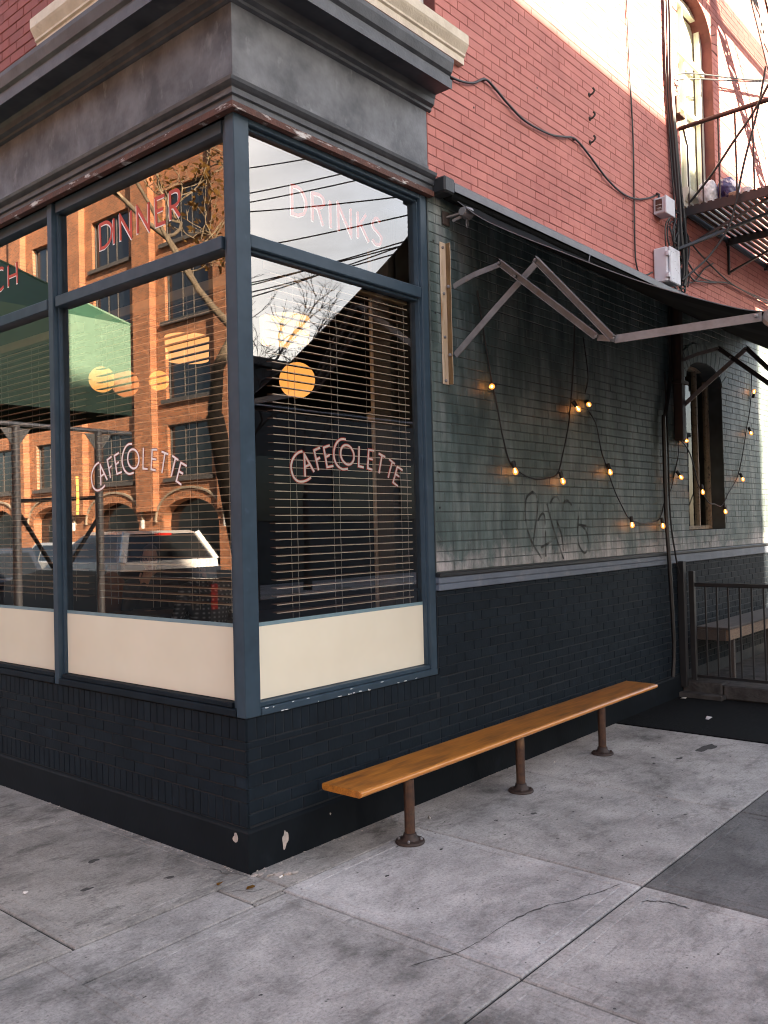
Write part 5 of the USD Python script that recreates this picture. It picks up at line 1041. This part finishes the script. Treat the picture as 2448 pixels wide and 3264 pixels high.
t.part('rail', tube([(-2.24, 5.25, 2.27), (-1.27, 5.25, 2.22)], .022, 8), 'iron_black')
t.part('brace', tube([(-1.27, 5.25, 2.15), (-1.9, 5.25, 1.15)], .022, 8), 'iron_black'); t.part('brace', tube([(-2.24, 5.25, 2.05), (-1.75, 5.25, 1.35)], .022, 8), 'iron_black')

# trees
def tree(name, label, base, height, spread, seed, bark, twigm, leaves=0, lean=(0, 0, 0), group=None, levels=5, r0=0.13, first=0.38):
    r = random.Random(seed); t = Thing(name, label, 'tree', base, group); limbs, twigs, tips = [], [], []
    def grow(p, d, ln, rad, lv):
        pts = [p]; q = p.copy(); dd = d.copy()
        for _ in range(4):
            dd = dd + np.array([r.gauss(0, .16), r.gauss(0, .16), r.gauss(0.04, .11)]); dd /= np.linalg.norm(dd); q = q + dd * ln / 4; pts.append(q)
        (limbs if lv <= 2 else twigs).append(tube(pts, [rad, rad * .62], 7 if lv <= 2 else 4, 0, caps=False))
        if lv >= levels: tips.append((q, dd)); return
        for k in range(r.choice((2, 3, 3)) if lv else 4):
            a = np.array([r.gauss(0, 1), r.gauss(0, 1), r.gauss(0.15, .6)]) * spread; nd = dd + a; nd /= np.linalg.norm(nd)
            b = pts[-1] if k < 2 else pts[r.choice((2, 3))]
            grow(b, nd, ln * r.uniform(.62, .82), rad * (.62 if k else .7), lv + 1)
    b = np.array(base, float); d = np.array(lean, float) + [0, 0, 1]; d /= np.linalg.norm(d)
    t.part('trunk', tube([b - [0, 0, .15], b + d * height * first * .5 + [.04, 0, 0], b + d * height * first], [r0 * 1.3, r0, r0 * .85], 12, 4), bark, smooth=True)
    grow(b + d * height * first, d, height * .27, r0 * .7, 0)
    t.part('limbs', join(*limbs), bark, smooth=True); t.part('twigs', join(*twigs), twigm)
    if leaves:
        V, F = [], []
        for _ in range(leaves):
            q, dd = r.choice(tips); c = q + np.array([r.gauss(0, .09) for _ in range(3)]); s = r.uniform(.035, .07)
            u = np.array([r.gauss(0, 1) for _ in range(3)]); u /= np.linalg.norm(u); w = np.cross(u, [r.gauss(0, 1) for _ in range(3)]); w /= np.linalg.norm(w); n = len(V)
            V += [c - u * s, c + w * s * .5 + u * .2 * s, c + u * s * 1.1, c - w * s * .5 + u * .2 * s]; F += [(n, n + 1, n + 2), (n, n + 2, n + 3)]
        t.part('leaves', (np.array(V), np.array(F)), 'leaf_brown', kind='stuff')
    if __name__ == 'dbg': print(name, np.vstack([x[0] for x in limbs + twigs]).min(0), np.vstack([x[0] for x in limbs + twigs]).max(0))
    return t
tree('street_tree', 'kerb tree with a few brown leaves mirrored in the front upper panes', (-3.3, 3.5, -0.0), 8.8, 0.62, 5, 'bark', 'twig', leaves=2600, lean=(0.0, 0.30, 0), levels=6, r0=0.12)
tree('bare_tree', 'bare tree mirrored against the sky behind the hanging lamp in the side pane', (12.9, -14.6, -0.13), 7.6, 0.5, 11, 'twig_dark', 'twig_dark', levels=6, r0=0.12)
tree('bare_tree', 'bare tree mirrored along the slanting awning edge in the side pane', (15.8, -15.5, -0.13), 7.9, 0.5, 23, 'twig_dark', 'twig_dark', levels=6, r0=0.12)

# overhead wires across the side street, from a pole to the apartment block
t = Thing('utility_pole', 'wooden utility pole that carries the street wires', 'utility pole', (9.0, -3.95, 0))
t.part('shaft', tube([(9, -3.95, -.1), (9, -3.95, 10.2)], [.15, .11], 12), 'bark', smooth=40)
for z in (9.0, 7.6): t.part('crossarm', bbox(8.94, 9.06, -4.08, -3.82, z, z + .1, .01), 'bark')
for (y1, z1), (y2, z2) in (((10.09, 9.43), (8.29, 9.11)), ((10.08, 8.89), (7.42, 8.56)), ((10.08, 8.70), (7.04, 8.33)), ((10.07, 8.50), (6.13, 7.76)), ((9.18, 7.65), (6.07, 7.39)), ((7.51, 6.93), (5.98, 6.93)), ((7.3, 6.80), (6.0, 6.86)), ((10.07, 7.02), (8.38, 6.94)), ((10.05, 6.82), (8.03, 6.77))):
    m = (z1 - z2) / (y1 - y2); mid = (y1 + y2) / 2; zm = (z1 + z2) / 2
    f = lambda y: zm + m * (y - mid) + 0.004 * (y - mid) ** 2
    cable('dark overhead wire mirrored across the sky of the upper side pane', [(9.0, -3.95, f(3.95)), (9, -6.0, f(6.0)), (9, -8, f(8)), (9, -10.1, f(10.1)), (9, -14, f(14)), (9, -18, f(18))], 0.013, 4, 'street_wire', 'wire', 'wire_black').prim.SetCustomDataByKey('group', 'wires over the side street')

# vehicles parked in the front street
def hullm(pts): return VF(trimesh.convex.convex_hull(np.array(pts, float)))
def wheel(t, x, y, z=-0.135, r=0.37, w=0.24):
    q = t.part('wheel', lathe([(0, -w / 2), (r * .92, -w / 2), (r, -w / 2 + .03), (r, w / 2 - .03), (r * .92, w / 2), (0, w / 2)], (x, y, z + r), 'x', 26), 'tyre', smooth=40)
    t.part('rim', join(lathe([(0, -w / 2 - .004), (r * .6, -w / 2 - .004), (r * .56, -w / 2 + .02)], (x, y, z + r), 'x', 20), lathe([(0, w / 2 + .004), (r * .6, w / 2 + .004), (r * .56, w / 2 - .02)], (x, y, z + r), 'x', 20)), 'silver_paint', parent=q)
t = Thing('pickup_truck', 'silver white pickup truck seen from behind in the mirror of the front pane', 'truck', (-5.15, 8.6, -0.13))
xl, xr, cx = -6.10, -4.20, -5.15
t.part('cargo_bed', join(box(xl, xl + .09, 5.75, 7.86, .42, 1.22), box(xr - .09, xr, 5.75, 7.86, .42, 1.22), box(xl + .09, xr - .09, 5.75, 5.83, .42, 1.22), box(xl + .09, xr - .09, 5.84, 7.86, .5, .58)), 'dark_paint')  # bed, body and cab of the silver truck painted dark as shade
t.part('body', join(hullm([(x, y, z) for x in (xl, xr) for y, z in ((7.88, .4), (7.88, 1.28), (11.4, .4), (10.3, 1.28), (11.55, .75), (11.5, 1.05))])), 'dark_paint', smooth=20)
t.part('belt', join(hullm([(x, y, 1.281) for x in (xl + .03, xr - .03) for y in (7.90, 10.25)] + [(x, y, 1.42) for x in (xl + .05, xr - .05) for y in (7.91, 10.0)])), 'truck_paint', smooth=20)
gh = [(x, y, 1.421) for x in (xl + .05, xr - .05) for y in (7.92, 9.98)] + [(x, y, 1.845) for x in (xl + .26, xr - .26) for y in (8.16, 9.30)] + [(x, y, 1.885) for x in (xl + .36, xr - .36) for y in (8.26, 9.20)]
t.part('cab', hullm(gh), 'dark_paint', smooth=25)
t.part('roof', hullm([(x, y, 1.842) for x in (xl + .25, xr - .25) for y in (8.14, 9.32)] + [(x, y, 1.892) for x in (xl + .36, xr - .36) for y in (8.25, 9.21)]), 'truck_paint', smooth=25)
for sx_ in (xl, xr):
    q_ = 1 if sx_ == xl else -1
    t.part('pillar', bar((sx_ + q_ * .065, 7.915, 1.40), (sx_ + q_ * .285, 8.15, 1.86), 0.10, 0.05), 'truck_paint')
def quad(a, b, c, d): return VF((np.array([a, b, c, d], float), np.array([(0, 1, 2), (0, 2, 3)])))
t.part('rear_window', quad((xl + .20, 7.93, 1.45), (xr - .20, 7.93, 1.45), (xr - .33, 8.135, 1.83), (xl + .33, 8.135, 1.83)), 'car_glass')
t.part('side_window', quad((xr - .072, 8.15, 1.47), (xr - .062, 9.75, 1.47), (xr - .235, 9.28, 1.80), (xr - .235, 8.32, 1.80)), 'car_glass')
t.part('brake_light', bbox(cx - .16, cx + .16, 8.105, 8.15, 1.81, 1.85, .008), 'tail_red')
for x in (xl + .06, xr - .06): t.part('tail_light', bbox(x - .055, x + .055, 5.735, 5.76, .8, 1.15, .008), 'tail_red')
for y in (6.6, 10.5):
    for x in (xl + .12, xr - .12): wheel(t, x, y)
def suv(label, cx, y0, paint, name='parked_suv'):
    t = Thing(name, label, 'car', (cx, y0 + 2.2, -.13)); xl, xr = cx - .9, cx + .9
    t.part('body', hullm([(x, y, z) for x in (xl, xr) for y, z in ((y0, .3), (y0 - .02, .95), (y0 + 4.5, .3), (y0 + 4.4, .9), (y0 + 3.4, 1.0))]), paint, smooth=25)
    t.part('cabin', hullm([(x, y, .96) for x in (xl + .06, xr - .06) for y in (y0 + .05, y0 + 3.3)] + [(x, y, 1.62) for x in (xl + .22, xr - .22) for y in (y0 + .35, y0 + 2.5)]), paint, smooth=25)
    for s in (-1, 1):
        x1, x2 = cx + s * .848, cx + s * .715
        for a, b, c, d in ((.25, 1.0, .95, .5), (1.08, 2.0, 1.95, 1.03), (2.08, 3.0, 2.5, 2.03)):
            t.part('side_window', quad((x1, y0 + a, 1.04), (x1, y0 + b, 1.04), (x2, y0 + c, 1.53), (x2, y0 + d, 1.53)), 'car_glass')
    t.part('rear_window', quad((xl + .2, y0 + .07, 1.06), (xr - .2, y0 + .07, 1.06), (xr - .32, y0 + .29, 1.52), (xl + .32, y0 + .29, 1.52)), 'car_glass')
    for y in (y0 + .9, y0 + 3.6):
        for x in (xl + .12, xr - .12): wheel(t, x, y, r=.34, w=.22)
suv('silver estate car parked far along the opposite kerb in the mirror of the left panes', -12.6, 22.5, 'silver_paint')
suv('dark car parked behind the pickup truck in the mirror of the front panes', -5.1, 13.2, 'dark_paint', 'parked_car')
struct('far_pavement', box(-18.5, -14.4, 10, 62, -0.13, 0.0), 'concrete', 'pavement across the front street'); struct('south_pavement', box(3.5, 60, -18.6, -15.2, -0.13, -0.001), 'concrete', 'pavement across the side street')
